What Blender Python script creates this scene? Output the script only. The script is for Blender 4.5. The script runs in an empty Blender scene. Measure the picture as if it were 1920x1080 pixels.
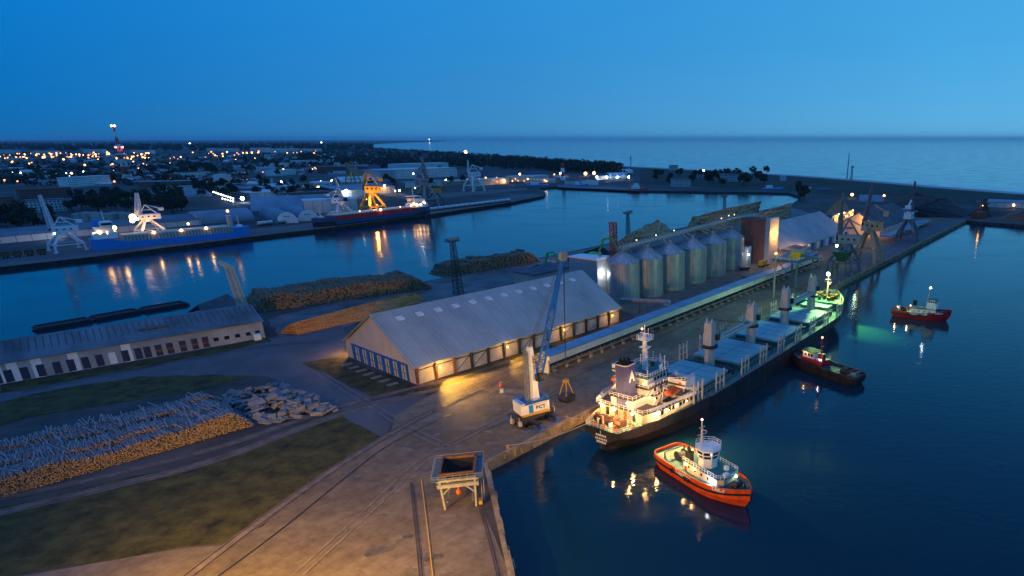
import bpy, bmesh, math, random
from mathutils import Vector, Matrix
random.seed(7)
R = math.radians
sc = bpy.context.scene
col = sc.collection

# ---------------------------------------------------------------- camera, sky, exposure
CAM_H, FPX, XP, YP, YH = 75.0, 1184.0, 1250.0, 700.0, 260.0
TH = math.atan((YP - YH) / FPX)
cam_d = bpy.data.cameras.new('camera')
cam = bpy.data.objects.new('camera', cam_d)
col.objects.link(cam)
cam.location = (0, 0, CAM_H)
cam.rotation_euler = (R(90) - TH, 0, 0)
cam_d.sensor_width = 36.0
cam_d.lens = FPX / 1920 * 36
cam_d.shift_x = -(XP - 960) / 1920
cam_d.shift_y = (YP - 540) / 1920
cam_d.clip_start, cam_d.clip_end = 1.0, 120000.0
sc.camera = cam
sc.render.engine = 'CYCLES'
sc.cycles.use_denoising = True
sc.cycles.max_bounces = 5
sc.cycles.diffuse_bounces = 2
sc.cycles.glossy_bounces = 3
sc.cycles.sample_clamp_indirect = 4.0
sc.cycles.sample_clamp_direct = 60.0
sc.cycles.caustics_reflective = False
sc.cycles.caustics_refractive = False
sc.view_settings.view_transform = 'Standard'
sc.view_settings.look = 'None'
sc.view_settings.exposure = 0.10
sc.view_settings.gamma = 1.0

world = bpy.data.worlds.new('World')
sc.world = world
world.use_nodes = True
wn, wl = world.node_tree.nodes, world.node_tree.links
wn.clear()
def wnode(t, **k):
    n = wn.new(t)
    for a, b in k.items(): setattr(n, a, b)
    return n
def ramp(tree, stops, fac=None):
    n = tree.nodes.new('ShaderNodeValToRGB')
    e = n.color_ramp.elements
    while len(e) > 1: e.remove(e[0])
    e[0].position, e[0].color = stops[0][0], (*stops[0][1], 1)
    for p, c in stops[1:]:
        x = e.new(p); x.color = (*c, 1)
    if fac is not None: tree.links.new(fac, n.inputs[0])
    return n
wt = world.node_tree
tc = wnode('ShaderNodeTexCoord'); sp = wnode('ShaderNodeSeparateXYZ')
wl.new(tc.outputs['Generated'], sp.inputs[0])
SKY_W = [(0.0, (.0030, .135, .39)), (.05, (.0010, .150, .47)), (.12, (.0006, .168, .54)), (.20, (.001, .190, .60)), (.34, (.004, .180, .60)), (.56, (.016, .140, .46)), (.74, (.065, .24, .74)), (1, (.15, .37, 1.12))]
SKY_E = [(0.0, (.130, .45, .74)), (.05, (.095, .42, .75)), (.12, (.066, .38, .74)), (.20, (.056, .36, .73)), (.34, (.028, .27, .65)), (.56, (.020, .15, .47)), (.74, (.065, .24, .74)), (1, (.15, .37, 1.12))]
ra = ramp(wt, SKY_W, sp.outputs['Z']); rb = ramp(wt, SKY_E, sp.outputs['Z'])
mr = wnode('ShaderNodeMapRange'); mr.inputs[1].default_value = -.72; mr.inputs[2].default_value = .50
wl.new(sp.outputs['X'], mr.inputs[0])
mx = wnode('ShaderNodeMixRGB'); wl.new(mr.outputs[0], mx.inputs[0]); wl.new(ra.outputs[0], mx.inputs[1]); wl.new(rb.outputs[0], mx.inputs[2])
nz = wnode('ShaderNodeTexNoise'); nz.inputs['Scale'].default_value = 2.2; nz.inputs['Detail'].default_value = 4
wl.new(tc.outputs['Generated'], nz.inputs['Vector'])
nr = wnode('ShaderNodeMapRange'); nr.inputs[3].default_value = .90; nr.inputs[4].default_value = 1.10
wl.new(nz.outputs[0], nr.inputs[0])
ml = wnode('ShaderNodeMixRGB', blend_type='MULTIPLY'); ml.inputs[0].default_value = 1
wl.new(mx.outputs[0], ml.inputs[1]); wl.new(nr.outputs[0], ml.inputs[2])
bg = wnode('ShaderNodeBackground'); bg.inputs[1].default_value = 1.0
wl.new(ml.outputs[0], bg.inputs[0])
wo = wnode('ShaderNodeOutputWorld'); wl.new(bg.outputs[0], wo.inputs[0])

# ---------------------------------------------------------------- survey helpers
def G(x, y, z=0.0):
    """ground point seen at photo pixel (x, y)"""
    up = (YP - y) / FPX
    d = ((x - XP) / FPX, math.cos(TH) + up * math.sin(TH), -math.sin(TH) + up * math.cos(TH))
    t = (z - CAM_H) / d[2]
    return Vector((d[0] * t, d[1] * t, z))
def V(x, y, base):
    """point at photo pixel (x, y) in the upright plane that faces us through base"""
    up = (YP - y) / FPX
    d = Vector(((x - XP) / FPX, math.cos(TH) + up * math.sin(TH), -math.sin(TH) + up * math.cos(TH)))
    n = Vector((base.x, base.y, 0)).normalized()
    return Vector((0, 0, CAM_H)) + d * (base.dot(n) / d.dot(n))
def ht(bx, by, tx, ty, z=0.0):
    return V(tx, ty, G(bx, by, z)).z - z
QO = G(912, 868)
QE = G(1812, 412)
DU = (QE - QO).normalized(); DV = Vector((-DU.y, DU.x, 0))
QRZ = math.atan2(DU.y, DU.x)
def Q(u, v, z=0.0):
    p = QO + DU * u + DV * v
    return Vector((p.x, p.y, z))
WATER = -2.5

# ---------------------------------------------------------------- materials
MATS = {}
def mat(name, c, rough=.7, metal=0, var=.25, scale=.6, bump=0, emit=None, es=0, c2=None, world_co=False, spec=.3, stretch=None):
    if name in MATS: return MATS[name]
    m = bpy.data.materials.new(name); m.use_nodes = True
    t = m.node_tree; b = t.nodes['Principled BSDF']
    b.inputs['Roughness'].default_value = rough; b.inputs['Metallic'].default_value = metal
    b.inputs['Specular IOR Level'].default_value = spec
    if emit:
        b.inputs['Base Color'].default_value = (*c, 1)
        b.inputs['Emission Color'].default_value = (*emit, 1); b.inputs['Emission Strength'].default_value = es
        m.cycles.emission_sampling = 'NONE'
    elif var:
        co = t.nodes.new('ShaderNodeNewGeometry').outputs['Position'] if world_co else t.nodes.new('ShaderNodeTexCoord').outputs['Object']
        if stretch:
            mp = t.nodes.new('ShaderNodeMapping'); mp.inputs['Scale'].default_value = stretch
            t.links.new(co, mp.inputs[0]); co = mp.outputs[0]
        n = t.nodes.new('ShaderNodeTexNoise'); n.inputs['Scale'].default_value = scale; n.inputs['Detail'].default_value = 6; n.inputs['Roughness'].default_value = .65
        t.links.new(co, n.inputs['Vector'])
        lo = tuple(x * (1 - var) for x in c); hi = c2 or tuple(min(1, x * (1 + var)) for x in c)
        r = ramp(t, [(.30, lo), (.70, hi)], n.outputs[0])
        t.links.new(r.outputs[0], b.inputs['Base Color'])
        if bump:
            bp = t.nodes.new('ShaderNodeBump'); bp.inputs['Strength'].default_value = .6; bp.inputs['Distance'].default_value = bump
            t.links.new(n.outputs[0], bp.inputs['Height']); t.links.new(bp.outputs[0], b.inputs['Normal'])
    else:
        b.inputs['Base Color'].default_value = (*c, 1)
    MATS[name] = m
    return m
def lines(m, axis, pitch, dark=.6, width=.08, coord='Object'):
    """darken thin lines every pitch metres along an axis of the object: joints and ribs of cladding"""
    t = m.node_tree; b = t.nodes['Principled BSDF']
    tcn = t.nodes.new('ShaderNodeTexCoord'); s = t.nodes.new('ShaderNodeSeparateXYZ'); t.links.new(tcn.outputs[coord], s.inputs[0])
    mo = t.nodes.new('ShaderNodeMath'); mo.operation = 'PINGPONG'; mo.inputs[1].default_value = pitch / 2; t.links.new(s.outputs[axis], mo.inputs[0])
    lt = t.nodes.new('ShaderNodeMath'); lt.operation = 'LESS_THAN'; lt.inputs[1].default_value = width; t.links.new(mo.outputs[0], lt.inputs[0])
    mxn = t.nodes.new('ShaderNodeMixRGB'); mxn.blend_type = 'MULTIPLY'; mxn.inputs[2].default_value = (dark, dark, dark, 1)
    t.links.new(lt.outputs[0], mxn.inputs[0])
    src = b.inputs['Base Color']
    if src.is_linked:
        o = src.links[0].from_socket; t.links.new(o, mxn.inputs[1])
    else: mxn.inputs[1].default_value = src.default_value
    t.links.new(mxn.outputs[0], src)
    return m
def slabs(m, w, h, dark=.55, mortar=.012, rot=0.0, tint=.18):
    """cast slabs: joint pattern and a slightly different tone for each slab"""
    t = m.node_tree; b = t.nodes['Principled BSDF']
    g = t.nodes.new('ShaderNodeNewGeometry'); mp = t.nodes.new('ShaderNodeMapping'); mp.inputs['Rotation'].default_value = (0, 0, rot)
    t.links.new(g.outputs['Position'], mp.inputs[0])
    br = t.nodes.new('ShaderNodeTexBrick'); br.inputs['Scale'].default_value = 1
    br.inputs['Brick Width'].default_value = w; br.inputs['Row Height'].default_value = h; br.inputs['Mortar Size'].default_value = mortar * 5
    br.inputs['Color1'].default_value = (1, 1, 1, 1); br.inputs['Color2'].default_value = (1 - tint, 1 - tint, 1 - tint, 1); br.inputs['Mortar'].default_value = (dark, dark, dark, 1)
    t.links.new(mp.outputs[0], br.inputs['Vector'])
    mxn = t.nodes.new('ShaderNodeMixRGB'); mxn.blend_type = 'MULTIPLY'; mxn.inputs[0].default_value = 1
    o = b.inputs['Base Color'].links[0].from_socket
    t.links.new(o, mxn.inputs[1]); t.links.new(br.outputs[0], mxn.inputs[2]); t.links.new(mxn.outputs[0], b.inputs['Base Color'])
    # long stains
    n = t.nodes.new('ShaderNodeTexNoise'); n.inputs['Scale'].default_value = .035; n.inputs['Detail'].default_value = 8; t.links.new(g.outputs['Position'], n.inputs['Vector'])
    r2 = ramp(t, [(.38, (.62, .60, .58)), (.60, (1.08, 1.06, 1.04))], n.outputs[0])
    m2 = t.nodes.new('ShaderNodeMixRGB'); m2.blend_type = 'MULTIPLY'; m2.inputs[0].default_value = 1
    t.links.new(mxn.outputs[0], m2.inputs[1]); t.links.new(r2.outputs[0], m2.inputs[2]); t.links.new(m2.outputs[0], b.inputs['Base Color'])
    return m
def water_mat():
    m = bpy.data.materials.new('water'); m.use_nodes = True
    t = m.node_tree; b = t.nodes['Principled BSDF']
    b.inputs['Base Color'].default_value = (.003, .024, .038, 1); b.inputs['Roughness'].default_value = .07; b.inputs['IOR'].default_value = 1.33
    g = t.nodes.new('ShaderNodeNewGeometry')
    def noise(s, d, st=(1, 1, 1)):
        mp = t.nodes.new('ShaderNodeMapping'); mp.inputs['Scale'].default_value = st; t.links.new(g.outputs['Position'], mp.inputs[0])
        n = t.nodes.new('ShaderNodeTexNoise'); n.inputs['Scale'].default_value = s; n.inputs['Detail'].default_value = d; t.links.new(mp.outputs[0], n.inputs['Vector']); return n
    n1 = noise(.28, 5, (1, 1.7, 1)); n2 = noise(.018, 5, (1, 2.2, 1))
    # patches of calmer and rougher water
    rr = ramp(t, [(.40, (.035, .035, .035)), (.65, (.17, .17, .17))], n2.outputs[0]); t.links.new(rr.outputs[0], b.inputs['Roughness'])
    bp = t.nodes.new('ShaderNodeBump'); bp.inputs['Strength'].default_value = .55; bp.inputs['Distance'].default_value = .15
    t.links.new(n1.outputs[0], bp.inputs['Height']); t.links.new(bp.outputs[0], b.inputs['Normal'])
    return m

M = {}
M['white'] = mat('white_paint', (.72, .72, .70), .45, var=.12, scale=.5)
M['hullblack'] = mat('black_hull_paint', (.012, .012, .014), .5, var=.5, scale=.5, c2=(.045, .045, .05), stretch=(1, 1, .3))
M['deckgreen'] = mat('green_deck_paint', (.03, .13, .10), .65, var=.3)
M['teal'] = mat('teal_roof_paint', (.02, .15, .14), .6, var=.2)
M['hatch'] = mat('pale_hatch_paint', (.19, .36, .35), .55, var=.12, scale=.25)
M['grey'] = mat('grey_steel', (.22, .23, .24), .5, var=.25)
M['dark'] = mat('dark_steel', (.035, .037, .04), .6, var=.4)
M['black'] = mat('black_rubber', (.012, .012, .012), .85, var=.3)
M['cream'] = mat('cream_paint', (.55, .47, .36), .5, var=.15)
M['orange'] = mat('orange_paint', (.68, .11, .02), .45, var=.15)
M['tugred'] = mat('vermilion_hull_paint', (.58, .07, .012), .45, var=.35, scale=.8)
M['red'] = mat('dark_red_paint', (.28, .02, .025), .45, var=.2)
M['purple'] = mat('violet_funnel_paint', (.05, .06, .19), .5, var=.15)
M['blue'] = mat('blue_paint', (.012, .10, .36), .4, var=.15)
M['boomblue'] = mat('boom_blue_paint', (.008, .11, .46), .4, var=.15)
M['skyblue'] = mat('bright_blue_paint', (.02, .21, .62), .4, var=.12)
M['yellow'] = mat('yellow_paint', (.55, .30, .03), .5, var=.2)
M['glass'] = mat('dark_glass', (.01, .015, .02), .08, var=0, spec=.6)
M['wood'] = mat('cut_log_end', (.30, .19, .10), .85, var=.7, scale=2.6)
M['bark'] = mat('log_bark', (.19, .185, .185), .85, var=.7, scale=.9)
M['chips'] = mat('wood_chips', (.46, .20, .06), .95, var=.6, scale=2.0, bump=.3)
M['coal'] = mat('coal', (.02, .019, .02), .9, var=.6, scale=.6, bump=.3)
M['silo'] = lines(lines(mat('galvanised_sheet', (.33, .35, .36), .45, metal=.35, var=.25, scale=.35, stretch=(1, 1, .4)), 'Z', 1.1, .78, .07), 'X', 2.2, .62, .08)
M['clad'] = lines(mat('grey_cladding', (.40, .40, .40), .5, var=.10, scale=.12), 'X', 1.2, .82, .05)
M['roofgrey'] = lines(lines(mat('corrugated_roof', (.28, .30, .29), .6, var=.22, scale=.09, stretch=(1, .25, 1)), 'X', 1.1, .84, .10), 'X', 6.6, .72, .12)
M['concwall'] = mat('concrete_wall', (.42, .40, .37), .85, var=.3, scale=.25, bump=.02)
M['beige'] = mat('beige_render', (.46, .38, .34), .85, var=.12, scale=.2)
M['brick'] = mat('red_brick', (.24, .085, .06), .9, var=.3, scale=.3)
M['darkroof'] = mat('tarred_roof', (.085, .09, .10), .9, var=.4, scale=.12)
M['foliage'] = mat('foliage', (.035, .055, .022), .9, var=.6, scale=.35)
M['trunk'] = mat('tree_bark', (.07, .05, .035), .9)
M['green'] = mat('green_machine_paint', (.06, .42, .06), .5, var=.15)
M['redlattice'] = mat('red_mast_paint', (.62, .06, .03), .5, var=.15)
M['rust'] = mat('rust', (.16, .07, .035), .8, var=.5)
M['slabm'] = mat('broken_concrete', (.17, .17, .175), .9, var=.35, scale=.4)
M['steelrail'] = mat('rail_steel', (.022, .02, .018), .5, var=.2)

def lamp_mat(name, c, s):
    return mat(name, (.8, .8, .8), emit=c, es=s)
SOD, WARM, COOL, GRN, REDL = (1, .46, .08), (1, .53, .17), (.85, .95, 1), (.55, 1, .40), (1, .08, .05)
L_SOD = lamp_mat('sodium_lamp', SOD, 7); L_WARM = lamp_mat('warm_lamp', WARM, 14); L_COOL = lamp_mat('cool_lamp', COOL, 60)
L_GRN = lamp_mat('green_white_lamp', (.75, 1, .62), 60); L_RED = lamp_mat('red_lamp', REDL, 25)
L_SODF = lamp_mat('bright_sodium_lamp', (1, .44, .09), 26); L_FAR = lamp_mat('far_sodium_lamp', (1, .40, .08), 9); L_FAR2 = lamp_mat('dim_far_sodium_lamp', (1, .33, .05), 3.5); L_FARW = lamp_mat('far_white_lamp', (.9, .95, .9), 10)
L_WIN = lamp_mat('lit_window', (1, .62, .25), 2.2)

# ---------------------------------------------------------------- mesh builder
class MB:
    def __init__(s): s.v, s.f, s.m = [], [], []
    def add(s, vs, fs, mi=0):
        o = len(s.v); s.v += [tuple(p) for p in vs]; s.f += [tuple(i + o for i in f) for f in fs]; s.m += [mi] * len(fs)
        return s
    def box(s, c, d, rz=0, mi=0, top=1.0):
        x, y, z = d[0] / 2, d[1] / 2, d[2] / 2; ca, sa = math.cos(rz), math.sin(rz); vs = []
        for k, q in ((-1, 1), (1, top)):
            for i, j in ((-1, -1), (1, -1), (1, 1), (-1, 1)):
                a, b = i * x * q, j * y * q
                vs.append((c[0] + a * ca - b * sa, c[1] + a * sa + b * ca, c[2] + k * z))
        return s.add(vs, [(3, 2, 1, 0), (4, 5, 6, 7), (0, 1, 5, 4), (1, 2, 6, 5), (2, 3, 7, 6), (3, 0, 4, 7)], mi)
    def bb(s, x0, x1, y0, y1, z0, z1, mi=0):
        return s.box(((x0 + x1) / 2, (y0 + y1) / 2, (z0 + z1) / 2), (x1 - x0, y1 - y0, z1 - z0), 0, mi)
    def bar(s, p, q, w, h=None, w2=None, mi=0):
        p, q = Vector(p), Vector(q); h = h or w; d = q - p
        if d.length < 1e-6: return s
        d.normalize(); up = Vector((0, 0, 1)) if abs(d.z) < .95 else Vector((1, 0, 0))
        a = d.cross(up).normalized(); b = a.cross(d); k = (w2 / w) if w2 else 1
        vs = []
        for c, f in ((p, 1), (q, k)):
            for i, j in ((-1, -1), (1, -1), (1, 1), (-1, 1)): vs.append(c + a * (i * w / 2 * f) + b * (j * h / 2 * f))
        return s.add(vs, [(0, 1, 2, 3), (7, 6, 5, 4), (0, 4, 5, 1), (1, 5, 6, 2), (2, 6, 7, 3), (3, 7, 4, 0)], mi)
    def cyl(s, p, q, r0, r1=None, n=10, mi=0, mc=None):
        p, q = Vector(p), Vector(q); r1 = r0 if r1 is None else r1; d = (q - p).normalized()
        up = Vector((0, 0, 1)) if abs(d.z) < .95 else Vector((1, 0, 0)); a = d.cross(up).normalized(); b = a.cross(d)
        vs = [c + a * (math.cos(2 * math.pi * i / n) * r) + b * (math.sin(2 * math.pi * i / n) * r) for c, r in ((p, r0), (q, r1)) for i in range(n)]
        s.add(vs, [(i, i + n, (i + 1) % n + n, (i + 1) % n) for i in range(n)], mi)
        o = len(s.v) - 2 * n
        s.f += [tuple(o + i for i in range(n)), tuple(o + n + n - 1 - i for i in range(n))]; s.m += [mi if mc is None else mc] * 2
        return s
    def ball(s, c, r, n=8, k=5, sz=1):
        vs = [(c[0], c[1], c[2] - r * sz)]
        for j in range(1, k):
            t = -math.pi / 2 + math.pi * j / k
            vs += [(c[0] + r * math.cos(t) * math.cos(2 * math.pi * i / n), c[1] + r * math.cos(t) * math.sin(2 * math.pi * i / n), c[2] + r * sz * math.sin(t)) for i in range(n)]
        vs.append((c[0], c[1], c[2] + r * sz)); e = len(vs) - 1; fs = [(0, 1 + (i + 1) % n, 1 + i) for i in range(n)]
        for j in range(k - 2): fs += [(1 + j * n + i, 1 + j * n + (i + 1) % n, 1 + (j + 1) * n + (i + 1) % n, 1 + (j + 1) * n + i) for i in range(n)]
        return s.add(vs, fs + [(e, 1 + (k - 2) * n + i, 1 + (k - 2) * n + (i + 1) % n) for i in range(n)])
    def prism(s, pts, z0, z1, mi=0):
        n = len(pts); vs = [(p[0], p[1], z0) for p in pts] + [(p[0], p[1], z1) for p in pts]
        return s.add(vs, [tuple(range(n - 1, -1, -1)), tuple(range(n, 2 * n))] + [(i, (i + 1) % n, (i + 1) % n + n, i + n) for i in range(n)], mi)
    def xprism(s, prof, x0, x1, mi=0):
        """profile in (y, z) swept along x"""
        n = len(prof); vs = [(x0, p[0], p[1]) for p in prof] + [(x1, p[0], p[1]) for p in prof]
        return s.add(vs, [tuple(range(n)), tuple(range(2 * n - 1, n - 1, -1))] + [(i + n, (i + 1) % n + n, (i + 1) % n, i) for i in range(n)], mi)
    def loft(s, rings, mi=0, cap=True):
        n = len(rings[0]); o = len(s.v)
        for r in rings: s.v += [tuple(p) for p in r]
        for k in range(len(rings) - 1):
            for i in range(n):
                s.f.append((o + k * n + i, o + k * n + (i + 1) % n, o + (k + 1) * n + (i + 1) % n, o + (k + 1) * n + i)); s.m.append(mi)
        if cap:
            s.f += [tuple(o + n - 1 - i for i in range(n)), tuple(o + (len(rings) - 1) * n + i for i in range(n))]; s.m += [mi, mi]
        return s
    def rail(s, pts, h=1.0, step=2.0, w=.09, closed=False):
        """stanchions with two rails along a line"""
        pts = [Vector(p) for p in pts]
        if closed: pts.append(pts[0])
        for a, b in zip(pts, pts[1:]):
            for zz in (h, h * .5): s.bar(a + Vector((0, 0, zz)), b + Vector((0, 0, zz)), w)
            k = max(1, round((b - a).length / step))
            for i in range(k + 1): p = a.lerp(b, i / k); s.bar(p, p + Vector((0, 0, h)), w)
        return s
    def lattice(s, p, q, w0, w1, n=8, t=.18, w0y=None):
        """four chords with zigzag bracing"""
        p, q = Vector(p), Vector(q); d = (q - p).normalized(); up = Vector((0, 0, 1)) if abs(d.z) < .97 else Vector((0, 1, 0))
        a = d.cross(up).normalized(); b = a.cross(d)
        def c(k, i, j):
            w = w0 + (w1 - w0) * k; return p.lerp(q, k) + a * (i * w / 2) + b * (j * w / 2)
        cs = [(-1, -1), (1, -1), (1, 1), (-1, 1)]
        for i, j in cs: s.bar(c(0, i, j), c(1, i, j), t)
        for k in range(n):
            for e in range(4):
                x, y = cs[e], cs[(e + 1) % 4]
                if k % 2: x, y = y, x
                s.bar(c(k / n, *x), c((k + 1) / n, *y), t * .6)
                s.bar(c((k + 1) / n, *x), c((k + 1) / n, *y), t * .6)
        return s
    def build(s, name, mats, parent=None, loc=None, rz=None, smooth=False):
        me = bpy.data.meshes.new(name); me.from_pydata(s.v, [], s.f)
        ms = mats if isinstance(mats, (list, tuple)) else [mats]
        for m in ms: me.materials.append(m)
        if len(ms) > 1: me.polygons.foreach_set('material_index', s.m)
        if smooth: me.polygons.foreach_set('use_smooth', [True] * len(s.f))
        me.update()
        o = bpy.data.objects.new(name, me); col.objects.link(o)
        if parent: o.parent = parent
        if loc is not None: o.location = loc
        if rz is not None: o.rotation_euler.z = rz
        return o
def tag(o, label=None, cat=None, group=None, kind=None):
    for k, v in (('label', label), ('category', cat), ('group', group), ('kind', kind)):
        if v: o[k] = v
    return o
def thing(name, label, cat, loc=(0, 0, 0), rz=0, group=None):
    o = bpy.data.objects.new(name, None); col.objects.link(o); o.empty_display_size = .5
    o.location = loc; o.rotation_euler.z = rz
    return tag(o, label, cat, group)
KIDS = {}
def copy_tree(o, parent=None):
    c = o.copy(); col.objects.link(c)
    if parent: c.parent = parent
    for ch in list(o.children): copy_tree(ch, c)
    return c
def light(parent, loc, c, p, r=.25, spot=None, aim=None, blend=.6):
    d = bpy.data.lights.new('lamp_light', 'SPOT' if spot else 'POINT'); d.color = c; d.energy = p; d.shadow_soft_size = r
    o = bpy.data.objects.new('lamp_light', d); col.objects.link(o); o.parent = parent; o.location = loc
    if spot:
        d.spot_size = R(spot); d.spot_blend = blend
        o.rotation_euler = (Vector(aim) - Vector(loc)).to_track_quat('-Z', 'Y').to_euler()
    return o
def bulb(parent, loc, m, c=None, p=0, r=.35, name='lamp', off=(0, 0, 0)):
    b = MB().ball((0, 0, 0), r).build(name, m, parent, loc, smooth=True)
    if p: light(parent, (loc[0] + off[0], loc[1] + off[1], loc[2] + off[2]), c, p, max(.1, r * .8)).parent = parent
    return b
def text(s, size, m, parent, loc, rot, name='lettering', sx=1.0, depth=.02, bold=0.0):
    cu = bpy.data.curves.new(name, 'FONT'); cu.body = s; cu.size = size; cu.extrude = depth; cu.align_x = 'CENTER'; cu.align_y = 'CENTER'; cu.offset = bold
    tmp = bpy.data.objects.new('tmp', cu); col.objects.link(tmp)
    dg = bpy.context.evaluated_depsgraph_get(); me = bpy.data.meshes.new_from_object(tmp.evaluated_get(dg))
    bpy.data.objects.remove(tmp)
    me.name = name; me.materials.clear(); me.materials.append(m)
    o = bpy.data.objects.new(name, me); col.objects.link(o); o.parent = parent; o.location = loc; o.rotation_euler = rot; o.scale = (sx, 1, 1)
    return o

# ================================================================ THE SETTING
def earclip(p):
    n = len(p); idx = list(range(n))
    ar = sum(p[i][0] * p[(i + 1) % n][1] - p[(i + 1) % n][0] * p[i][1] for i in range(n))
    if ar < 0: idx.reverse()
    def cr(a, b, c): return (p[b][0] - p[a][0]) * (p[c][1] - p[a][1]) - (p[b][1] - p[a][1]) * (p[c][0] - p[a][0])
    out = []
    while len(idx) > 3:
        for k in range(len(idx)):
            a, b, c = idx[k - 1], idx[k], idx[(k + 1) % len(idx)]
            if cr(a, b, c) <= 0: continue
            if any(cr(a, b, q) >= 0 and cr(b, c, q) >= 0 and cr(c, a, q) >= 0 for q in idx if q not in (a, b, c)): continue
            out.append((a, b, c)); idx.pop(k); break
        else: idx.pop(0)
    return out + [tuple(idx)]
def sheet(name, pts, m, z, kind='structure', label=None):
    me = bpy.data.meshes.new(name); me.from_pydata([(q[0], q[1], z) for q in pts], [], earclip(pts)); me.materials.append(m); me.update()
    o = bpy.data.objects.new(name, me); col.objects.link(o); return tag(o, label, None, None, kind)
def jag(pts, step=5.0, amp=.9, seed=1):
    rg = random.Random(seed); out = []
    for i, a in enumerate(pts):
        b = pts[(i + 1) % len(pts)]; d = b - a; L = d.length; n = Vector((-d.y, d.x, 0)).normalized(); k = max(1, min(60, int(L / step)))
        for j in range(k): out.append(a.lerp(b, j / k) + n * (rg.gauss(0, amp) if j else 0))
    return out
def PX(*pts): return [G(x, y) for x, y in pts]

W = 90000
tag(MB().add([(-W, -2000, WATER), (W, -2000, WATER), (W, W, WATER), (-W, W, WATER)], [(0, 1, 2, 3)]).build('water', water_mat()), kind='structure')

M['soil'] = mat('yard_soil', (.055, .050, .045), .95, var=.55, scale=.05, world_co=True, c2=(.10, .09, .085))
M['apron'] = slabs(mat('concrete_apron', (.175, .135, .092), .85, var=.32, scale=.35, world_co=True), 6.0, 3.0, rot=-QRZ, dark=.72, tint=.12)
M['asphalt'] = mat('asphalt', (.085, .088, .095), .85, var=.3, scale=.06, world_co=True)
M['grass'] = mat('rough_grass', (.017, .036, .008), .95, var=.8, scale=.22, world_co=True, c2=(.090, .076, .018), bump=.5)
M['dirt'] = mat('track_bed', (.15, .112, .085), .95, var=.5, scale=.3, world_co=True)
M['mud'] = mat('wet_mud', (.075, .07, .068), .6, var=.5, scale=.09, world_co=True, c2=(.17, .16, .155))
M['sand'] = mat('beach_sand', (.36, .34, .30), .9, var=.25, scale=.01, world_co=True)
M['quaywall'] = mat('old_quay_concrete', (.26, .19, .11), .9, var=.5, scale=.35, bump=.15)
M['townground'] = mat('town_ground', (.030, .036, .036), .95, var=.6, scale=.012, world_co=True, c2=(.085, .09, .09))

edge_quay = [(912, 868), (1812, 412)]
shore = PX((912, 868), (1812, 412), (1830, 415), (1920, 422), (2150, 438), (2900, 470), (3300, 440), (2600, 400), (2100, 373), (1920, 362), (1760, 350), (1620, 338), (1500, 329), (1300, 318), (1183, 312),
           (1040, 302), (960, 294), (860, 286), (740, 279), (668, 274), (690, 270.5), (760, 267), (840, 264.6), (835, 263.4), (600, 263.2), (-3000, 263.2), (-2600, 520), (-700, 565), (0, 500), (180, 480), (470, 443), (600, 428), (800, 402), (960, 378), (1020, 366), (1023, 361), (1010, 352),
           (1045, 350), (1200, 357), (1400, 360), (1478, 361), (1504, 369), (1482, 384), (1440, 392), (1395, 402), (1255, 432), (1120, 461), (1020, 482), (860, 516), (700, 545), (520, 560), (440, 580), (300, 604), (0, 650), (-400, 725), (-900, 900))
shore += [Vector((-330, 60, 0)), Vector((-300, -120, 0)), Vector((60, -120, 0)), G(1010, 1300), G(960, 1075)]
land = sheet('ground', shore, M['townground'], 0)
# shore face down into the water
def shore_wall(name, pts, m, z0=-4.0, lab=None):
    mb = MB()
    for a, b in zip(pts, pts[1:]):
        mb.add([(a[0], a[1], z0), (b[0], b[1], z0), (b[0], b[1], .0), (a[0], a[1], .0)], [(0, 1, 2, 3)])
    return tag(mb.build(name, m), kind='structure')
M['bankstone'] = mat('bank_stone', (.06, .055, .05), .95, var=.6, scale=.3, bump=.2)
shore_wall('shore_bank', [shore[i] for i in range(27, 58)], M['bankstone'])
shore_wall('sea_bank', [shore[i] for i in range(1, 23)], M['bankstone'])

# peninsula surfaces, each a sheet a little above the one below
pen = PX((912, 868), (1812, 412), (1650, 396), (1500, 378), (1440, 392.5), (1395, 402.5), (1255, 433), (1120, 462), (1020, 483), (860, 517), (700, 546), (520, 561), (440, 581), (300, 605), (0, 651), (-400, 726), (-900, 900)) + [Vector((-330, 60, 0)), Vector((-300, -120, 0)), Vector((60, -120, 0)), G(1010, 1300), G(960, 1075)]
sheet('yard', pen, M['soil'], .02)
sheet('muddy_yard', jag(PX((500, 600), (640, 562), (860, 517.5), (1020, 483.5), (1120, 463), (1255, 434), (1400, 403), (1480, 388), (1520, 400), (1430, 425), (1180, 470), (1090, 500), (860, 555), (700, 600), (530, 640))), M['mud'], .04)
apron = PX((880, 888), (912, 868), (1812, 412), (1700, 405), (1660, 430), (1530, 487), (1300, 590), (1030, 700), (960, 690), (860, 715), (800, 745), (740, 780), (733, 815), (640, 872), (560, 930), (430, 1022), (340, 1029), (180, 1056), (20, 1085), (-300, 1180)) + [Vector((-220, 20, 0)), Vector((-150, -110, 0)), Vector((20, -110, 0)), G(1003, 1300), G(955, 1075)]
sheet('quay_apron', apron, M['apron'], .06)
sheet('road', PX((0, 725), (200, 692), (400, 656), (520, 632), (640, 606), (652, 640), (640, 665), (566, 682), (700, 745), (790, 722), (800, 745), (740, 781), (720, 822), (620, 770), (560, 730), (500, 706), (400, 702), (200, 725), (0, 760), (-300, 820), (-300, 780)), M['asphalt'], .05)
sheet('grass_field', jag(PX((-300, 1010), (0, 952), (200, 905), (400, 858), (560, 812), (640, 778), (718, 822), (640, 868), (560, 925), (430, 1018), (330, 1028), (180, 1054), (20, 1082), (-300, 1175))), M['grass'], .08)
sheet('grass_verge', jag(PX((-100, 790), (0, 755), (120, 728), (260, 706), (400, 702), (470, 706), (400, 728), (250, 752), (100, 775), (0, 800), (-100, 830))), M['grass'], .08)
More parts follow.
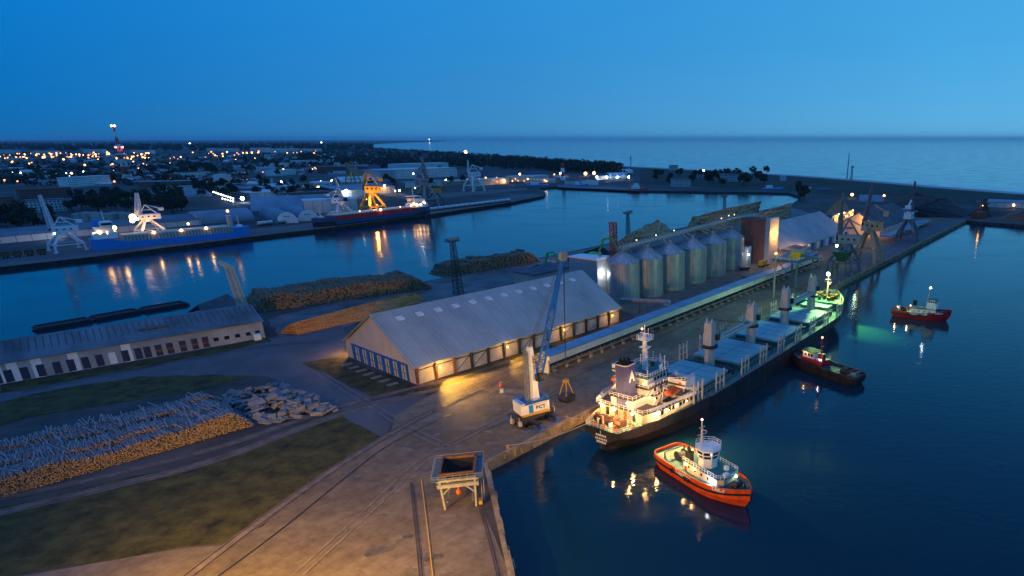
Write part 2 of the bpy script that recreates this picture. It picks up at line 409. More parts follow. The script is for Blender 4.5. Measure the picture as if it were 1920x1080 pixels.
sheet('grass_strip', jag(PX((0, 722), (200, 689), (400, 654), (500, 633), (510, 640), (400, 664), (200, 702), (0, 738))), M['grass'], .09)
sheet('gable_verge', jag(PX((566, 681), (640, 671), (668, 682), (783, 724), (760, 742), (700, 744))), M['grass'], .09)
sheet('wall_verge', jag(PX((783, 723), (960, 665), (1160, 604), (1240, 583), (1180, 620), (1030, 672), (860, 720), (770, 742))), M['grass'], .085)
sheet('silo_verge', jag(PX((1150, 575), (1390, 500), (1430, 500), (1390, 525), (1260, 575), (1200, 600))), M['dirt'], .09)
sheet('yard_concrete', PX((1375, 520), (1400, 495), (1460, 478), (1540, 452), (1600, 440), (1640, 450), (1560, 485), (1450, 520)), M['apron'], .10)
sheet('quay_road', PX((1640, 470), (1770, 412), (1812, 412.5), (1700, 468), (1600, 520), (1560, 540), (1570, 510)), M['asphalt'], .11)
# worn and patched places on the apron
rp = random.Random(9)
M['patch'] = mat('patched_concrete', (.17, .14, .115), .9, var=.4, scale=.3, world_co=True); M['oil'] = mat('oil_stain', (.10, .08, .062), .6, var=.5, scale=.5, world_co=True); M['palepatch'] = mat('new_concrete', (.33, .28, .22), .9, var=.2, scale=.3, world_co=True)
for k in range(54):
    u, v = rp.uniform(0, 1), rp.uniform(0, 1); q = G(*((rp.uniform(640, 880), rp.uniform(880, 1070)) if k % 2 else (rp.uniform(760, 1100), rp.uniform(745, 860))))
    r = rp.uniform(.4, 1.7); kind = rp.random(); mm = M['patch'] if kind < .55 else M['oil']
    if kind > .12: pts = [q + Vector((math.cos(a) * r * rp.uniform(.6, 1.2) * 1.5, math.sin(a) * r * rp.uniform(.5, 1.1), 0)) for a in [i * math.pi / 6 for i in range(12)]]
    else: pts = [q + DU * (i * r * 1.3) + DV * (j * r * .8) for i, j in ((-1, -1), (1, -1), (1, 1), (-1, 1))]
    if all((x - QO).dot(DV) > 1.5 or (x - QO).dot(DU) < -3 for x in pts): sheet('concrete_patch', pts, mm, .075 + k * .0012)
# beach and surf line along the sea
def band(name, pts, w0, w1, m, z):
    P_ = PX(*pts); out, inn = [], []
    for i, p in enumerate(P_):
        d = (P_[min(i + 1, len(P_) - 1)] - P_[max(i - 1, 0)]).normalized(); n = Vector((d.y, -d.x, 0))
        out.append(p + n * w0); inn.append(p + n * w1)
    return sheet(name, out + inn[::-1], m, z)
coast = [(2100, 373), (1920, 362), (1760, 350), (1620, 338), (1500, 329), (1300, 318), (1183, 312), (1040, 302), (960, 294), (860, 286)]
band('beach', coast, -28, 6, M['sand'], .03)
M['foam'] = mat('surf_foam', (.80, .82, .84), .8, var=.25, scale=.05, world_co=True)
for k, (d0, d1) in enumerate(((5, 34), (62, 78))):
    band('surf', coast[:7 - k * 3], d0, d1, M['foam'], WATER + .02 + .01 * k)

# railway tracks
def track(name, pts, gauge=1.7, w=.32, bed=True, z=.13, m=None):
    P_ = PX(*pts); s = []
    for i in range(len(P_) - 1):
        p0, p1, p2, p3 = P_[max(i - 1, 0)], P_[i], P_[i + 1], P_[min(i + 2, len(P_) - 1)]
        for k in range(6):
            t = k / 6; s.append(.5 * ((2 * p1) + (p2 - p0) * t + (2 * p0 - 5 * p1 + 4 * p2 - p3) * t * t + (3 * p1 - p0 - 3 * p2 + p3) * t ** 3))
    s.append(P_[-1]); mb, mbed = MB(), MB()
    nn = []
    for i, p in enumerate(s):
        d = (s[min(i + 1, len(s) - 1)] - s[max(i - 1, 0)]).normalized(); nn.append(Vector((-d.y, d.x, 0)))
    for i in range(len(s) - 1):
        for e in ((-1, 1) if gauge else (0,)):
            a, b = s[i] + nn[i] * e * gauge / 2, s[i + 1] + nn[i + 1] * e * gauge / 2
            mb.add([(a + nn[i] * w / 2) + Vector((0, 0, z)), (a - nn[i] * w / 2) + Vector((0, 0, z)), (b - nn[i + 1] * w / 2) + Vector((0, 0, z)), (b + nn[i + 1] * w / 2) + Vector((0, 0, z))], [(0, 1, 2, 3)])
        if bed:
            a, b, g2 = s[i], s[i + 1], bed / 2
            zz = Vector((0, 0, z - .02)); mbed.add([a + nn[i] * g2 + zz, a - nn[i] * g2 + zz, b - nn[i + 1] * g2 + zz, b + nn[i + 1] * g2 + zz], [(0, 1, 2, 3)])
    if bed: tag(mbed.build('track_bed', M['dirt']), kind='structure')
    return tag(mb.build(name, m or M['steelrail']), kind='structure')
track('railway_track', [(-200, 1010), (0, 962), (200, 915), (400, 864), (620, 783), (760, 745), (880, 715), (985, 680), (1100, 640)], bed=3.4)
track('railway_track', [(-200, 975), (0, 935), (200, 893), (420, 836), (620, 768), (760, 732), (870, 705), (960, 676)], bed=3.0, z=.16)
track('railway_track', [(330, 1100), (480, 985), (620, 885), (720, 822), (830, 762), (960, 705), (1030, 680)], bed=2.6, z=.19)
track('railway_track', [(370, 1110), (520, 1000), (650, 895), (735, 832), (850, 775)], bed=0, gauge=0, w=.35, z=.20)
track('railway_track', [(690, 752), (800, 727), (900, 697), (1000, 664)], bed=0, z=.22)
track('railway_track', [(820, 757), (900, 737), (985, 705)], bed=0, z=.23)
for k in range(9): track('plate_joint', [(840 + k * 13, 742 - k * 3), (868 + k * 13, 724 - k * 3)], gauge=0, w=.28, bed=0, z=.24)
for k in range(6): track('plate_joint', [(915 + k * 13, 745 - k * 5), (945 + k * 12, 724 - k * 5)], gauge=0, w=.28, bed=0, z=.24)
track('railway_track', [(800, 740), (880, 722), (985, 690), (1040, 668)], bed=0, z=.22)
for tr_ in (((560, 1078), (690, 960), (800, 860), (930, 790), (1040, 735)), ((600, 700), (690, 756), (760, 800), (840, 840)), ((40, 735), (260, 692), (480, 652), (620, 640))):
    track('tyre_mark', tr_, gauge=1.9, w=.5, bed=0, z=.165, m=M['patch'] if tr_[0][0] > 450 else M['asphalt'])
track('crane_rail', [(790, 1085), (780, 980), (771, 905)], gauge=.5, w=.16, bed=0, z=.20)
track('crane_rail', [(812, 1085), (800, 980), (790, 900)], gauge=0, w=.2, bed=0, z=.21, m=M['yellow'])
track('crane_rail', [(936, 1085), (915, 1000), (900, 950), (893, 900)], gauge=.5, w=.16, bed=0, z=.20)
track('crane_rail', [(905, 872), (1010, 818), (1100, 770), (1300, 668), (1500, 566), (1780, 424)], gauge=0, w=.3, bed=0, z=.20)
track('crane_rail', [(880, 800), (960, 765), (1080, 706), (1300, 602), (1500, 505), (1640, 440)], gauge=0, w=.3, bed=0, z=.20)
track('crane_rail', [(1180, 640), (1300, 588), (1420, 535), (1520, 490)], gauge=1.5, w=.2, bed=0, z=.20)
track('tyre_mark', [(870, 812), (920, 800), (965, 780)], gauge=0, w=1.1, bed=0, z=.18, m=M['asphalt'])

# quay wall of cast blocks with a ragged, broken lower edge
def quay_wall(a, b, h, seg, ragged):
    L = (b - a).length; d = (b - a) / L; n = Vector((d.y, -d.x, 0)); mb = MB(); x = 0
    while x < L:
        w = min(seg * random.uniform(.8, 1.2), L - x)
        p, q = a + d * x, a + d * (x + w - .12); t = random.uniform(.15, .6)
        hb = -h * random.uniform(.75, 1.1)
        mb.add([(p.x, p.y, .30), (q.x, q.y, .30), (q.x + n.x * t, q.y + n.y * t, .30), (p.x + n.x * t, p.y + n.y * t, .30),
                (p.x, p.y, hb), (q.x, q.y, hb - random.uniform(-.5, .4)), (q.x + n.x * t, q.y + n.y * t, hb), (p.x + n.x * t, p.y + n.y * t, hb + random.uniform(-.3, .5))],
               [(0, 1, 2, 3)[::-1], (4, 5, 6, 7), (3, 2, 6, 7), (0, 3, 7, 4), (1, 5, 6, 2)])
        if ragged and random.random() < .6:
            c = p + d * random.uniform(0, w) + n * t
            mb.cyl((c.x, c.y, -.1), (c.x + n.x * .3, c.y + n.y * .3, -1.7), .45, .3, 6)
        x += w
    mb.bar((a.x + n.x * .02, a.y + n.y * .02, -1.9), (b.x + n.x * .02, b.y + n.y * .02, -1.9), .5, 4.0)
    # capping beam
    mb.bar((a.x - n.x * .35, a.y - n.y * .35, .19), (b.x - n.x * .35, b.y - n.y * .35, .19), .8, .26)
    return tag(mb.build('quay_wall', M['quaywall']), 'weathered concrete quay wall with broken blocks above the dark water', None, None, 'structure')
quay_wall(QO, QE, 1.6, 3.2, True)
quay_wall(G(1010, 1300), G(960, 1075), 1.4, 3, False)
quay_wall(G(960, 1075), QO, 1.5, 3, True)

# far shore basins: quay strip of the opposite bank
sheet('far_quay', PX((-700, 566), (0, 501), (180, 481), (470, 444), (600, 429), (800, 403), (960, 379), (1020, 367), (1000, 362), (960, 366), (800, 392), (600, 416), (470, 430), (180, 460), (0, 475), (-700, 530)), mat('far_quay_concrete', (.10, .10, .10), .9, var=.4, scale=.03, world_co=True), .05)
sheet('far_road', PX((480, 374), (560, 362), (640, 344), (720, 340), (760, 366), (900, 358), (985, 352), (990, 356), (880, 366), (760, 374), (640, 352), (560, 371), (480, 382)), mat('far_road_surface', (.12, .11, .10), .9, var=.3, scale=.01, world_co=True), .06)
sheet('far_lawn', PX((715, 357), (830, 352), (840, 358), (720, 363)), M['grass'], .08)
sheet('far_dock', PX((1045, 351), (1200, 358), (1200, 352), (1045, 346)), mat('far_dock_surface', (.14, .14, .14), .9, var=.3, scale=.01, world_co=True), .05)

# ================================================================ BIG WAREHOUSE
M['skylight'] = mat('skylight_sheet', (.52, .54, .55), .35, var=.3, scale=.7)
A, B, C = G(783, 722), G(645, 670), G(1162, 603)
wd = (C - A).normalized(); WL, WW = (C - A).length, 46.0
wrz = math.atan2(wd.y, wd.x); EV, RG = 5.9, 19.6
def roofprof(w, e, r, t=.35, over=.7):
    s = (r - e) / (w / 2)
    return [(-over, e - over * s), (w / 2, r), (w + over, e - over * s), (w + over, e - over * s + t), (w / 2, r + t), (-over, e - over * s + t)]
wh = thing('grain_warehouse', 'big gabled warehouse with pale roof, row of skylights and blue gates beside the road', 'warehouse', A, wrz)
MB().xprism(roofprof(WW, EV + .35, RG), -1.0, WL + .8).build('roof', M['roofgrey'], wh)
MB().bb(0, WL, .0, .5, 0, EV).bb(0, WL, WW - .5, WW, 0, EV).build('side_wall', M['concwall'], wh)
for x0 in (0, WL - .4):
    MB().xprism([(.5, 0), (WW - .5, 0), (WW - .5, EV), (WW / 2, RG), (.5, EV)], x0, x0 + .4).build('gable_wall', M['beige'], wh)
for k in range(12):
    x = 7.5 + k * 7.3
    if x > WL - 3: break
    s = (RG - EV - .35) / (WW / 2); y0 = WW / 2 - 4.2; z0 = EV + .35 + s * y0 + .30; an = math.atan(s)
    f = MB().box((0, 0, .12), (2.5, 1.9, .36)).build('skylight', M['skylight'], wh, (x, y0, z0)); f.rotation_euler.x = an
nb = 14
for k in range(nb + 1):
    x = k * WL / nb
    MB().add([(x - .35, -.02, 0), (x + .35, -.02, 0), (x + .35, -.5, 0), (x - .35, -.5, 0), (x - .35, -.02, EV - .1), (x + .35, -.02, EV - .1), (x + .35, -1.25, EV - .1), (x - .35, -1.25, EV - .1)], [(3, 2, 1, 0), (4, 5, 6, 7), (0, 1, 5, 4), (1, 2, 6, 5), (2, 3, 7, 6), (3, 0, 4, 7)]).build('buttress', M['rust'] if k < 3 else M['dark'], wh)
MB().bar((0, -.12, EV - 1.0), (WL, -.12, EV - 1.0), .22, .28).build('wall_beam', M['dark'], wh)
for k in (2, 3, 6, 9): MB().bar((k * WL / nb + .6, -.1, .4), ((k + 1) * WL / nb - .6, -.1, EV - 1.2), .14).build('wall_brace', M['dark'], wh)
gw = 40.0 / 7 * .86
for k in range(7):
    y = 5.6 + k * 5.1
    d = MB().bb(-.12, -.02, y, y + 3.0, .15, 5.3).build('gate', M['concwall'], wh)
    MB().bar((-.18, y + 1.5, .2), (-.18, y + 1.5, 5.2), .16).bar((-.18, y, 2.6), (-.18, y + 3, 2.6), .16).build('gate_brace', M['dark'], d)
    MB().bb(-.32, -.01, y + 3.05, y + 5.05, 0, 5.6).build('blue_pillar', M['blue'], wh)
    MB().bb(-6.5, -3.0, y + .4, y + 2.2, .1, .22).build('gate_ramp', M['slabm'], wh)
MB().bb(-.32, -.01, 4.4, 5.55, 0, 5.6).build('blue_pillar', M['blue'], wh)
MB().bb(-.4, -.01, 4.4, 41.3, 5.6, 6.1).build('gate_lintel', M['blue'], wh)
for k, pw in ((1, 2600), (5, 1100), (9, 1100), (13, 1200)):
    x = k * WL / nb + .8
    bulb(wh, (x, -1.5, EV - 1.6), L_SOD, SOD, pw, .34, 'wall_lamp', (0, -2.2, .5))
bulb(wh, (2, WW + 1.2, 5.2), L_SOD, SOD, 7000, .3, 'wall_lamp', (0, 1.5, 0))
for k, pw in ((1, 75000), (5, 22000), (9, 9000)): light(wh, (k * WL / nb + .8, -2.4, EV - 1.2), (1, .52, .06), pw, .3, 115, (k * WL / nb + 5, -14, 0), .6)
# low annex on the basin side and the head house with its white lamp
p1, p2 = G(1004, 541), G(1092, 505)
ah = ht(1004, 541, 1000, 517)
an = thing('annex_shed', 'low flat annex shed with pale fascia behind the ridge of the big warehouse', 'shed', Q((p1 - QO).dot(DU), (p1 - QO).dot(DV)), QRZ)
MB().bb(0, 38, 0, 16, 0, ah).build('wall', M['beige'], an); MB().bb(-.4, 38.4, -.4, 16.4, ah, ah + .5).build('roof', M['darkroof'], an)
E1 = G(1122, 566); eb = thing('head_house', 'tall pale clad head house block with one white lamp, between big warehouse and first silo', 'building', E1, QRZ)
hb = ht(1122, 566, 1122, 489)
MB().bb(0, 9, 0, 18, 0, hb).build('wall', M['clad'], eb)
MB().xprism([(-.4, hb), (18.4, hb), (18.4, hb + .5), (-.4, hb + 1.2)], -.4, 9.4).build('roof', M['white'], eb)
bulb(eb, (3.0, -1.2, hb - 6.6), L_COOL, (.9, .97, 1), 1100, .42, 'wall_lamp', (0, -1.8, -.2))
MB().cyl((6, 3, hb + 1), (6, 3, hb + 2.6), .8).cyl((6, 3, hb + 2.6), (6, 3, hb + 3.4), .8, .2).build('roof_vent', M['grey'], eb)

# ================================================================ SILOS AND CONVEYORS
sil = [(152.0, 75.5), (168.5, 73.0), (186.5, 71.5), (208, 71), (230, 71), (253.5, 72)]
SR, SH, SA = 8.0, 19.2, 25.0
def silo(u, v, r):
    s = thing('grain_silo', '', 'silo', Q(u, v), QRZ, 'grain silos in a row')
    MB().cyl((0, 0, .5), (0, 0, SH), r, r, 40).build('silo_wall', M['silo'], s)
    MB().cyl((0, 0, .0), (0, 0, .5), r + .5, r + .5, 32).build('foundation', M['slabm'], s)
    MB().cyl((0, 0, SH), (0, 0, SA - .5), r + .25, .9, 40).cyl((0, 0, SA - .5), (0, 0, SA + .3), .9, .9, 12).build('cone_roof', M['silo'], s)
    rb = MB()
    for i in range(24):
        t = 2 * math.pi * i / 24; c, q = math.cos(t), math.sin(t)
        rb.bar((c * (r + .3), q * (r + .3), SH + .08), (c * .95, q * .95, SA - .4), .12, .16)
    rb.build('roof_rib', M['grey'], s)
    ld = MB(); t = -1.2
    for i in (-1, 1): ld.bar((math.cos(t) * (r + .25) + i * .35 * -math.sin(t), math.sin(t) * (r + .25) + i * .35 * math.cos(t), 1), (math.cos(t) * (r + .25) + i * .35 * -math.sin(t), math.sin(t) * (r + .25) + i * .35 * math.cos(t), SH + .6), .1)
    for k in range(18): ld.bar((math.cos(t) * (r + .25) - .35 * -math.sin(t), math.sin(t) * (r + .25) - .35 * math.cos(t), 1.5 + k), (math.cos(t) * (r + .25) + .35 * -math.sin(t), math.sin(t) * (r + .25) + .35 * math.cos(t), 1.5 + k), .07)
    ld.build('ladder', M['grey'], s)
    return s
nm = ['nearest steel grain silo, beside the pale head house', 'second steel silo from the head house, its cone lit yellow', 'third steel silo from the head house', 'fourth steel silo from the head house, fourth in the row', 'fifth steel silo, next to the last of the row', 'last steel silo of the row, nearest the brick tower']
for (u, v), l in zip(sil, nm): silo(u, v, SR)['label'] = l
cg = thing('overhead_conveyor', 'lit overhead conveyor bridge running above the row of steel silos', 'conveyor', Q(150, 75), QRZ)
c0, c1 = Vector((0, 0, 25.2)), Vector((100, -3, 29.0))
MB().bar(c0, c1, 2.2, .3).bar(c0 + Vector((0, 0, 1.3)), c1 + Vector((0, 0, 1.3)), 1.1, .9).build('gallery', M['grey'], cg)
MB().rail([c0 + Vector((0, 1.1, .1)), c1 + Vector((0, 1.1, .1))], 1.1, 3).rail([c0 + Vector((0, -1.1, .1)), c1 + Vector((0, -1.1, .1))], 1.1, 3).build('railing', M['white'], cg)
for k in range(7):
    p = c0.lerp(c1, (k + .35) / 7)
    MB().bar(p, (p.x - 1.5, p.y + 2, SH + 3.0), .22).bar(p, (p.x + 1.5, p.y - 2.5, SH + 2.6), .22).bar(p, (p.x + 1.5, p.y + 2.5, SH + 2.4), .18).bar((p.x - 4, p.y + 1.6, SH + 1.5), (p.x, p.y, p.z), .14).build('support_truss', M['grey'], cg)
for k in range(6):
    p = c0.lerp(c1, min(.98, (k + .55) / 6)); u, v = sil[k]
    MB().cyl((p.x - 4, p.y, p.z - .3), (u - 150, v - 75, SA - .5), .35, .35, 8).cyl((p.x - 8, p.y, p.z - .6), (u - 150 - 2.2, v - 75, SA - 2.2), .3, .3, 8).build('filling_pipe', M['silo'], cg)
for t, pw in ((.13, 4500), (.29, 4500), (.45, 6000), (.93, 4500)):
    p = c0.lerp(c1, t); MB().bar((p.x, p.y + .8, p.z), (p.x, p.y + .8, p.z + 2.2), .1).build('lamp_post', M['grey'], cg); bulb(cg, (p.x, p.y + .8, p.z + 2.3), L_SOD, SOD, pw, .26, 'gallery_lamp')
c2 = Vector((96, -3, 30.2)); c3 = Vector((131, -7, 30.4))
MB().bar(c2, c3, 2.6, .5).rail([c2 + Vector((0, 1.2, .2)), c3 + Vector((0, 1.2, .2))], 1.1, 3).rail([c2 + Vector((0, -1.2, .2)), c3 + Vector((0, -1.2, .2))], 1.1, 3).build('cross_gallery', M['silo'], cg)
MB().lattice((110, -4.5, 0), (110, -4.5, 30), 1.8, 1.8, 12).build('support_tower', M['grey'], cg)
for x in (100, 107): bulb(cg, (x, -3, 32), L_SOD, SOD, 5000, .28, 'gallery_lamp')
# filling chutes near the second silo are lit by the lamps above; a small side building with a white lamp
sb = thing('silo_switch_house', 'narrow grey switch house with a white lamp beside the last silo', 'building', Q(265, 66), QRZ)
MB().bb(0, 5, 0, 6, 0, 12).build('wall', M['clad'], sb); MB().bb(-.2, 5.2, -.2, 6.2, 12, 12.4).build('roof', M['darkroof'], sb)
bulb(sb, (-1.2, -1.4, 7.5), L_COOL, (.9, .97, 1), 800, .4, 'wall_lamp', (-.6, -.6, 0))

# brick tower, second hall and the yard beside it
et = thing('elevator_tower', 'dark brick tower with pale front and an orange wall lamp beside the second hall', 'building', Q(276, 57), QRZ)
eh = ht(1425, 490, 1425, 406)
MB().bb(0, 9, 3, 20, 0, eh - 1).build('brick_wall', M['brick'], et); MB().bb(0, 13, 0, 3, 0, eh).build('front_wall', M['clad'], et)
MB().bb(-.2, 9.2, 2.8, 20.2, eh - .98, eh - .5).build('roof', M['darkroof'], et); MB().bar((4, 6, eh), (4, 6, eh + 4), .12).build('roof_mast', M['grey'], et)
bulb(et, (7.5, -.9, eh - 8.5), L_SOD, SOD, 9000, .55, 'wall_lamp', (0, -3.0, -1.5))
H2 = Q(295, 56); h2 = thing('second_hall', 'second hall with wide pale roof and striped buttressed side behind the twin boom crane', 'warehouse', H2, QRZ)
L2, W2, e2, r2 = 120, 46, 5.5, 19.5
MB().xprism(roofprof(W2, e2 + .3, r2), -.8, L2 + .8).build('roof', M['roofgrey'], h2)
MB().bb(0, L2, 0, .5, 0, e2).bb(0, L2, W2 - .5, W2, 0, e2).build('side_wall', M['concwall'], h2)
for x0 in (0, L2 - .4): MB().xprism([(.5, 0), (W2 - .5, 0), (W2 - .5, e2), (W2 / 2, r2), (.5, e2)], x0, x0 + .4).build('gable_wall', M['beige'], h2)
for k in range(15): MB().box((k * L2 / 14, -.7, e2 / 2 - .1), (1.4, 1.4, e2 - .2)).build('buttress', M['white'] if k % 2 else M['blue'], h2)
bulb(h2, (14, -3.2, 6.5), L_WARM, WARM, 9000, .5, 'wall_lamp', (0, -2, 0)); bulb(h2, (30, -1.8, 5.6), L_SOD, SOD, 5000, .34, 'wall_lamp', (0, -.8, 0))
gs = thing('lean_to_shed', 'grey clad flat roofed shed in front of the second hall, between two lamps', 'shed', Q(285, 40), QRZ)
MB().bb(0, 20, 0, 12, 0, 8.5).build('wall', M['clad'], gs); MB().xprism([(-.4, 8.5), (12.4, 8.5), (12.4, 9.4), (-.4, 8.9)], -.4, 20.4).build('roof', M['darkroof'], gs)
h3 = thing('third_hall', 'dark roofed third hall with orange lit gable, farthest hall on the quay', 'warehouse', Q(440, 36), QRZ)
MB().xprism(roofprof(38, 6, 18), -.6, 100.6).build('roof', M['darkroof'], h3); MB().bb(0, 100, 0, .5, 0, 5.6).bb(0, 100, 37.5, 38, 0, 5.6).build('side_wall', M['concwall'], h3)
for x0 in (0, 99.6): MB().xprism([(.5, 0), (37.5, 0), (37.5, 5.6), (19, 17.6), (.5, 5.6)], x0, x0 + .4).build('gable_wall', M['beige'], h3)
for k in range(15): MB().box((3 + k * 6.7, -.6, 2.7), (1.6, 1.2, 5.4)).build('buttress', M['white'], h3)
bulb(h3, (-1.5, 10, 12), L_SOD, SOD, 14000, .5, 'wall_lamp', (-4, 0, 0))
cp = thing('canopy_shed', 'long low canopy with blue roof and white edge along the third hall', 'shed', Q(410, 20), QRZ)
MB().bb(0, 130, 0, 7, 4.6, 5.2).build('roof', mat('worn_blue_roof', (.10, .17, .24), .6, var=.3), cp); MB().bb(0, 130, -.15, 0, 3.2, 5.2).build('fascia', M['concwall'], cp)
for k in range(12): MB().bb(2 + k * 11.4, 2.3 + k * 11.4, .4, .7, 0, 4.6).build('post', M['grey'], cp)
ob = thing('yard_office', 'flat office block with lit windows under the orange lamps beyond the third hall', 'building', Q(480, 92), QRZ)
MB().bb(0, 60, 0, 12, 0, 9).build('wall', M['beige'], ob); MB().bb(-.3, 60.3, -.3, 12.3, 9, 9.6).build('roof', M['darkroof'], ob)
for k in range(12): MB().bb(3 + k * 4.7, 5.6 + k * 4.7, -.06, -.01, 4.5, 6.5).build('window', L_WIN if k % 3 else M['glass'], ob)
for x in (12, 26, 50): bulb(ob, (x, -2, 10), L_WARM, SOD, 8000, .55, 'wall_lamp', (0, -1.5, 0))

# the long conveyor gallery along the apron
K0, K1 = G(1032, 700), G(1535, 497)
kd = (K1 - K0).normalized(); KL = (K1 - K0).length
kg = thing('conveyor_gallery', 'long conveyor gallery with blue roof and grey slatted side standing on struts beside the ship', 'conveyor', K0, math.atan2(kd.y, kd.x))
lines(mat('gallery_cladding', (.58, .58, .56), .6, var=.15, scale=.1), 'X', 1.4, .75, .08)
MB().bb(0, KL, 0, 5.0, 3.4, 5.9).build('side_wall', MATS['gallery_cladding'], kg)
MB().bb(-.3, KL + .3, -.35, 5.35, 5.9, 6.3).build('roof', mat('gallery_roof', (.15, .24, .33), .5, var=.25, scale=.15), kg)
MB().bb(.1, KL - .1, .4, 4.6, 2.3, 3.4).build('belt_trough', M['black'], kg)
MB().bar((0, -1.0, 2.2), (KL, -1.0, 2.2), .25).build('walkway_rail', M['grey'], kg)
for k in range(38):
    x = 2 + k * (KL - 4) / 37
    MB().bar((x, .6, 0), (x, .6, 2.3), .25).bar((x, 4.4, 0), (x, 4.4, 2.3), .25).bar((x, .6, .2), (x, -1.0, 2.2), .18).bar((x, .6, 1.9), (x, 4.4, 1.9), .2).bar((x, .6, .3), (x, -.2, .3), .3).box((x, -.2, .35), (1.3, 1.0, .7)).build('strut', M['grey'], kg)
MB().box((-.35, 2.5, 2.2), (.7, 5.0, 4.4)).build('end_wall', M['clad'], kg)
ip = thing('discharge_pipe', 'thick inclined steel conveyor tube from the warehouse corner to the blue roofed gallery', 'conveyor', G(1165, 580), 0)
q2 = V(1255, 572, G(1250, 600)) - G(1165, 580)
MB().cyl((0, 0, 4.5), (q2.x, q2.y, 8.2), 1.0, 1.0, 12).build('tube', M['grey'], ip); MB().cyl((q2.x - 2.0, q2.y - 1, 7.4), (q2.x + .6, q2.y + .2, 5.6), .8, .8, 10).build('chute', M['grey'], ip)
MB().bar((q2.x * .9, q2.y * .9, 0), (q2.x * .9, q2.y * .9, 7.6), .4).bar((q2.x * .4, q2.y * .4, 0), (q2.x * .4, q2.y * .4, 5.6), .4).build('support', M['dark'], ip)
# ship loader bridge at the far end of the gallery
sl = thing('ship_loader', 'blue steel ship loader bridge with yellow cabin beside the ship bow', 'ship loader', Q(214, 12), QRZ)
lm = mat('loader_blue_steel', (.06, .10, .15), .5, var=.3)
lg = MB()
for x, y in ((0, 0), (0, 12), (24, 0), (24, 12)):
    lg = MB().bar((x, y, 0), (x * .86 + 1.6, y, 15.5), .9).build('leg', lm, sl)
MB().bar((0, 0, 5), (24, 0, 5), .4).bar((0, 12, 5), (24, 12, 5), .4).bar((0, 0, 5), (3, 12, 15), .3).bar((24, 0, 5), (22, 12, 15), .3).bar((0, 0, 9), (0, 12, 9), .4).build('bracing', lm, sl)
MB().bb(-1, 26, -1.0, 13, 15.5, 16.6).build('platform', lm, sl)
MB().bar((4, 6, 17.5), (70, 22, 11.5), 1.6, 1.8).build('feed_bridge', M['grey'], sl); MB().bar((2, -12, 18.5), (12, 8, 17.6), 1.4, 1.4).build('boom', lm, sl)
MB().bb(6, 13, 1, 6, 16.6, 20.0).build('cabin', M['yellow'], sl)
MB().rail([(-1, -1, 16.6), (26, -1, 16.6), (26, 13, 16.6), (-1, 13, 16.6)], 1.1, 2.5, closed=True).build('railing', M['white'], sl)
lp = thing('light_pole', 'tall grey pole with blazing orange lamp beside the ship loader, near the blue roofed gallery', 'lamp post', G(1450, 558), 0)
zt = ht(1450, 558, 1455, 477)
MB().cyl((0, 0, 0), (0, 0, zt), .55, .3, 8).bar((-1.5, 0, zt - 1), (1.5, 0, zt - 1), .25).build('pole', M['grey'], lp); bulb(lp, (0, 0, zt + .4), L_SOD, SOD, 42000, .62, 'lamp')

# ================================================================ LONG LEFT SHED
LA, LB = G(498, 633), G(-60, 732)
ld_ = (LA - LB).normalized(); LL = (LA - LB).length
ls = thing('long_shed', 'long low shed with a row of dark doors, left edge behind the road', 'shed', LB, math.atan2(ld_.y, ld_.x))
lh = ht(498, 633, 495, 602)
M['shedwall'] = mat('shed_render', (.30, .31, .32), .9, var=.25, scale=.12)
M['shedroof'] = mat('felt_roof', (.10, .125, .14), .9, var=.5, scale=.10, stretch=(1, .4, 1))
MB().bb(0, LL, 0, 34, 0, lh).build('wall', M['shedwall'], ls)
MB().xprism([(-.8, lh), (17, lh + 3.4), (34.8, lh), (34.8, lh + .3), (17, lh + 3.7), (-.8, lh + .3)], -.5, LL + .6).build('roof', M['shedroof'], ls)
rb = MB(); 
for k in range(46): rb.bar((1 + k * 1.9, .4, lh + .42), (1 + k * 1.9, 16, lh + 3.55), .25, .12)
rb.build('roof_batten', M['dark'], ls)
MB().box((LL * .60, 9, lh + 2.2), (9, 3, .3)).build('roof_patch', M['rust'], ls)
dk = mat('navy_door_paint', (.022, .03, .07), .6, var=.3)
px = [0.2, 22, 52, 82, 112, 138, 165, 191, 215, 239, 263, 280, 301, 322, 346, 368, 388, 408, 428, 448, 468, 485]
for i, x in enumerate(px):
    gp = G(x, 720 - x * .176); t = (gp - LB).dot(ld_)
    if i < 17:
        big = i < 12; d = MB().bb(t - 1.0, t + 1.0, -.10, -.01, .3, 4.4).build('door', M['white'] if i == 8 else dk, ls)
        if not big: MB().bb(t - 1.0, t + 1.0, -.16, -.11, 1.7, 2.7).build('window', M['rust'], d)
    else: MB().bb(t - .8, t + .8, -.08, -.01, 2.0, 3.4).build('window', M['glass'], ls)
for t in (LL * .075, LL * .12, LL * .19, LL * .30, LL * .47): MB().bb(t, t + 2.6, -.05, -.01, .1, lh - .2).build('pale_panel', M['white'], ls)
MB().box((LL - 3, -1.2, 1.2), (2.5, 2.2, 2.4)).build('porch', M['white'], ls)

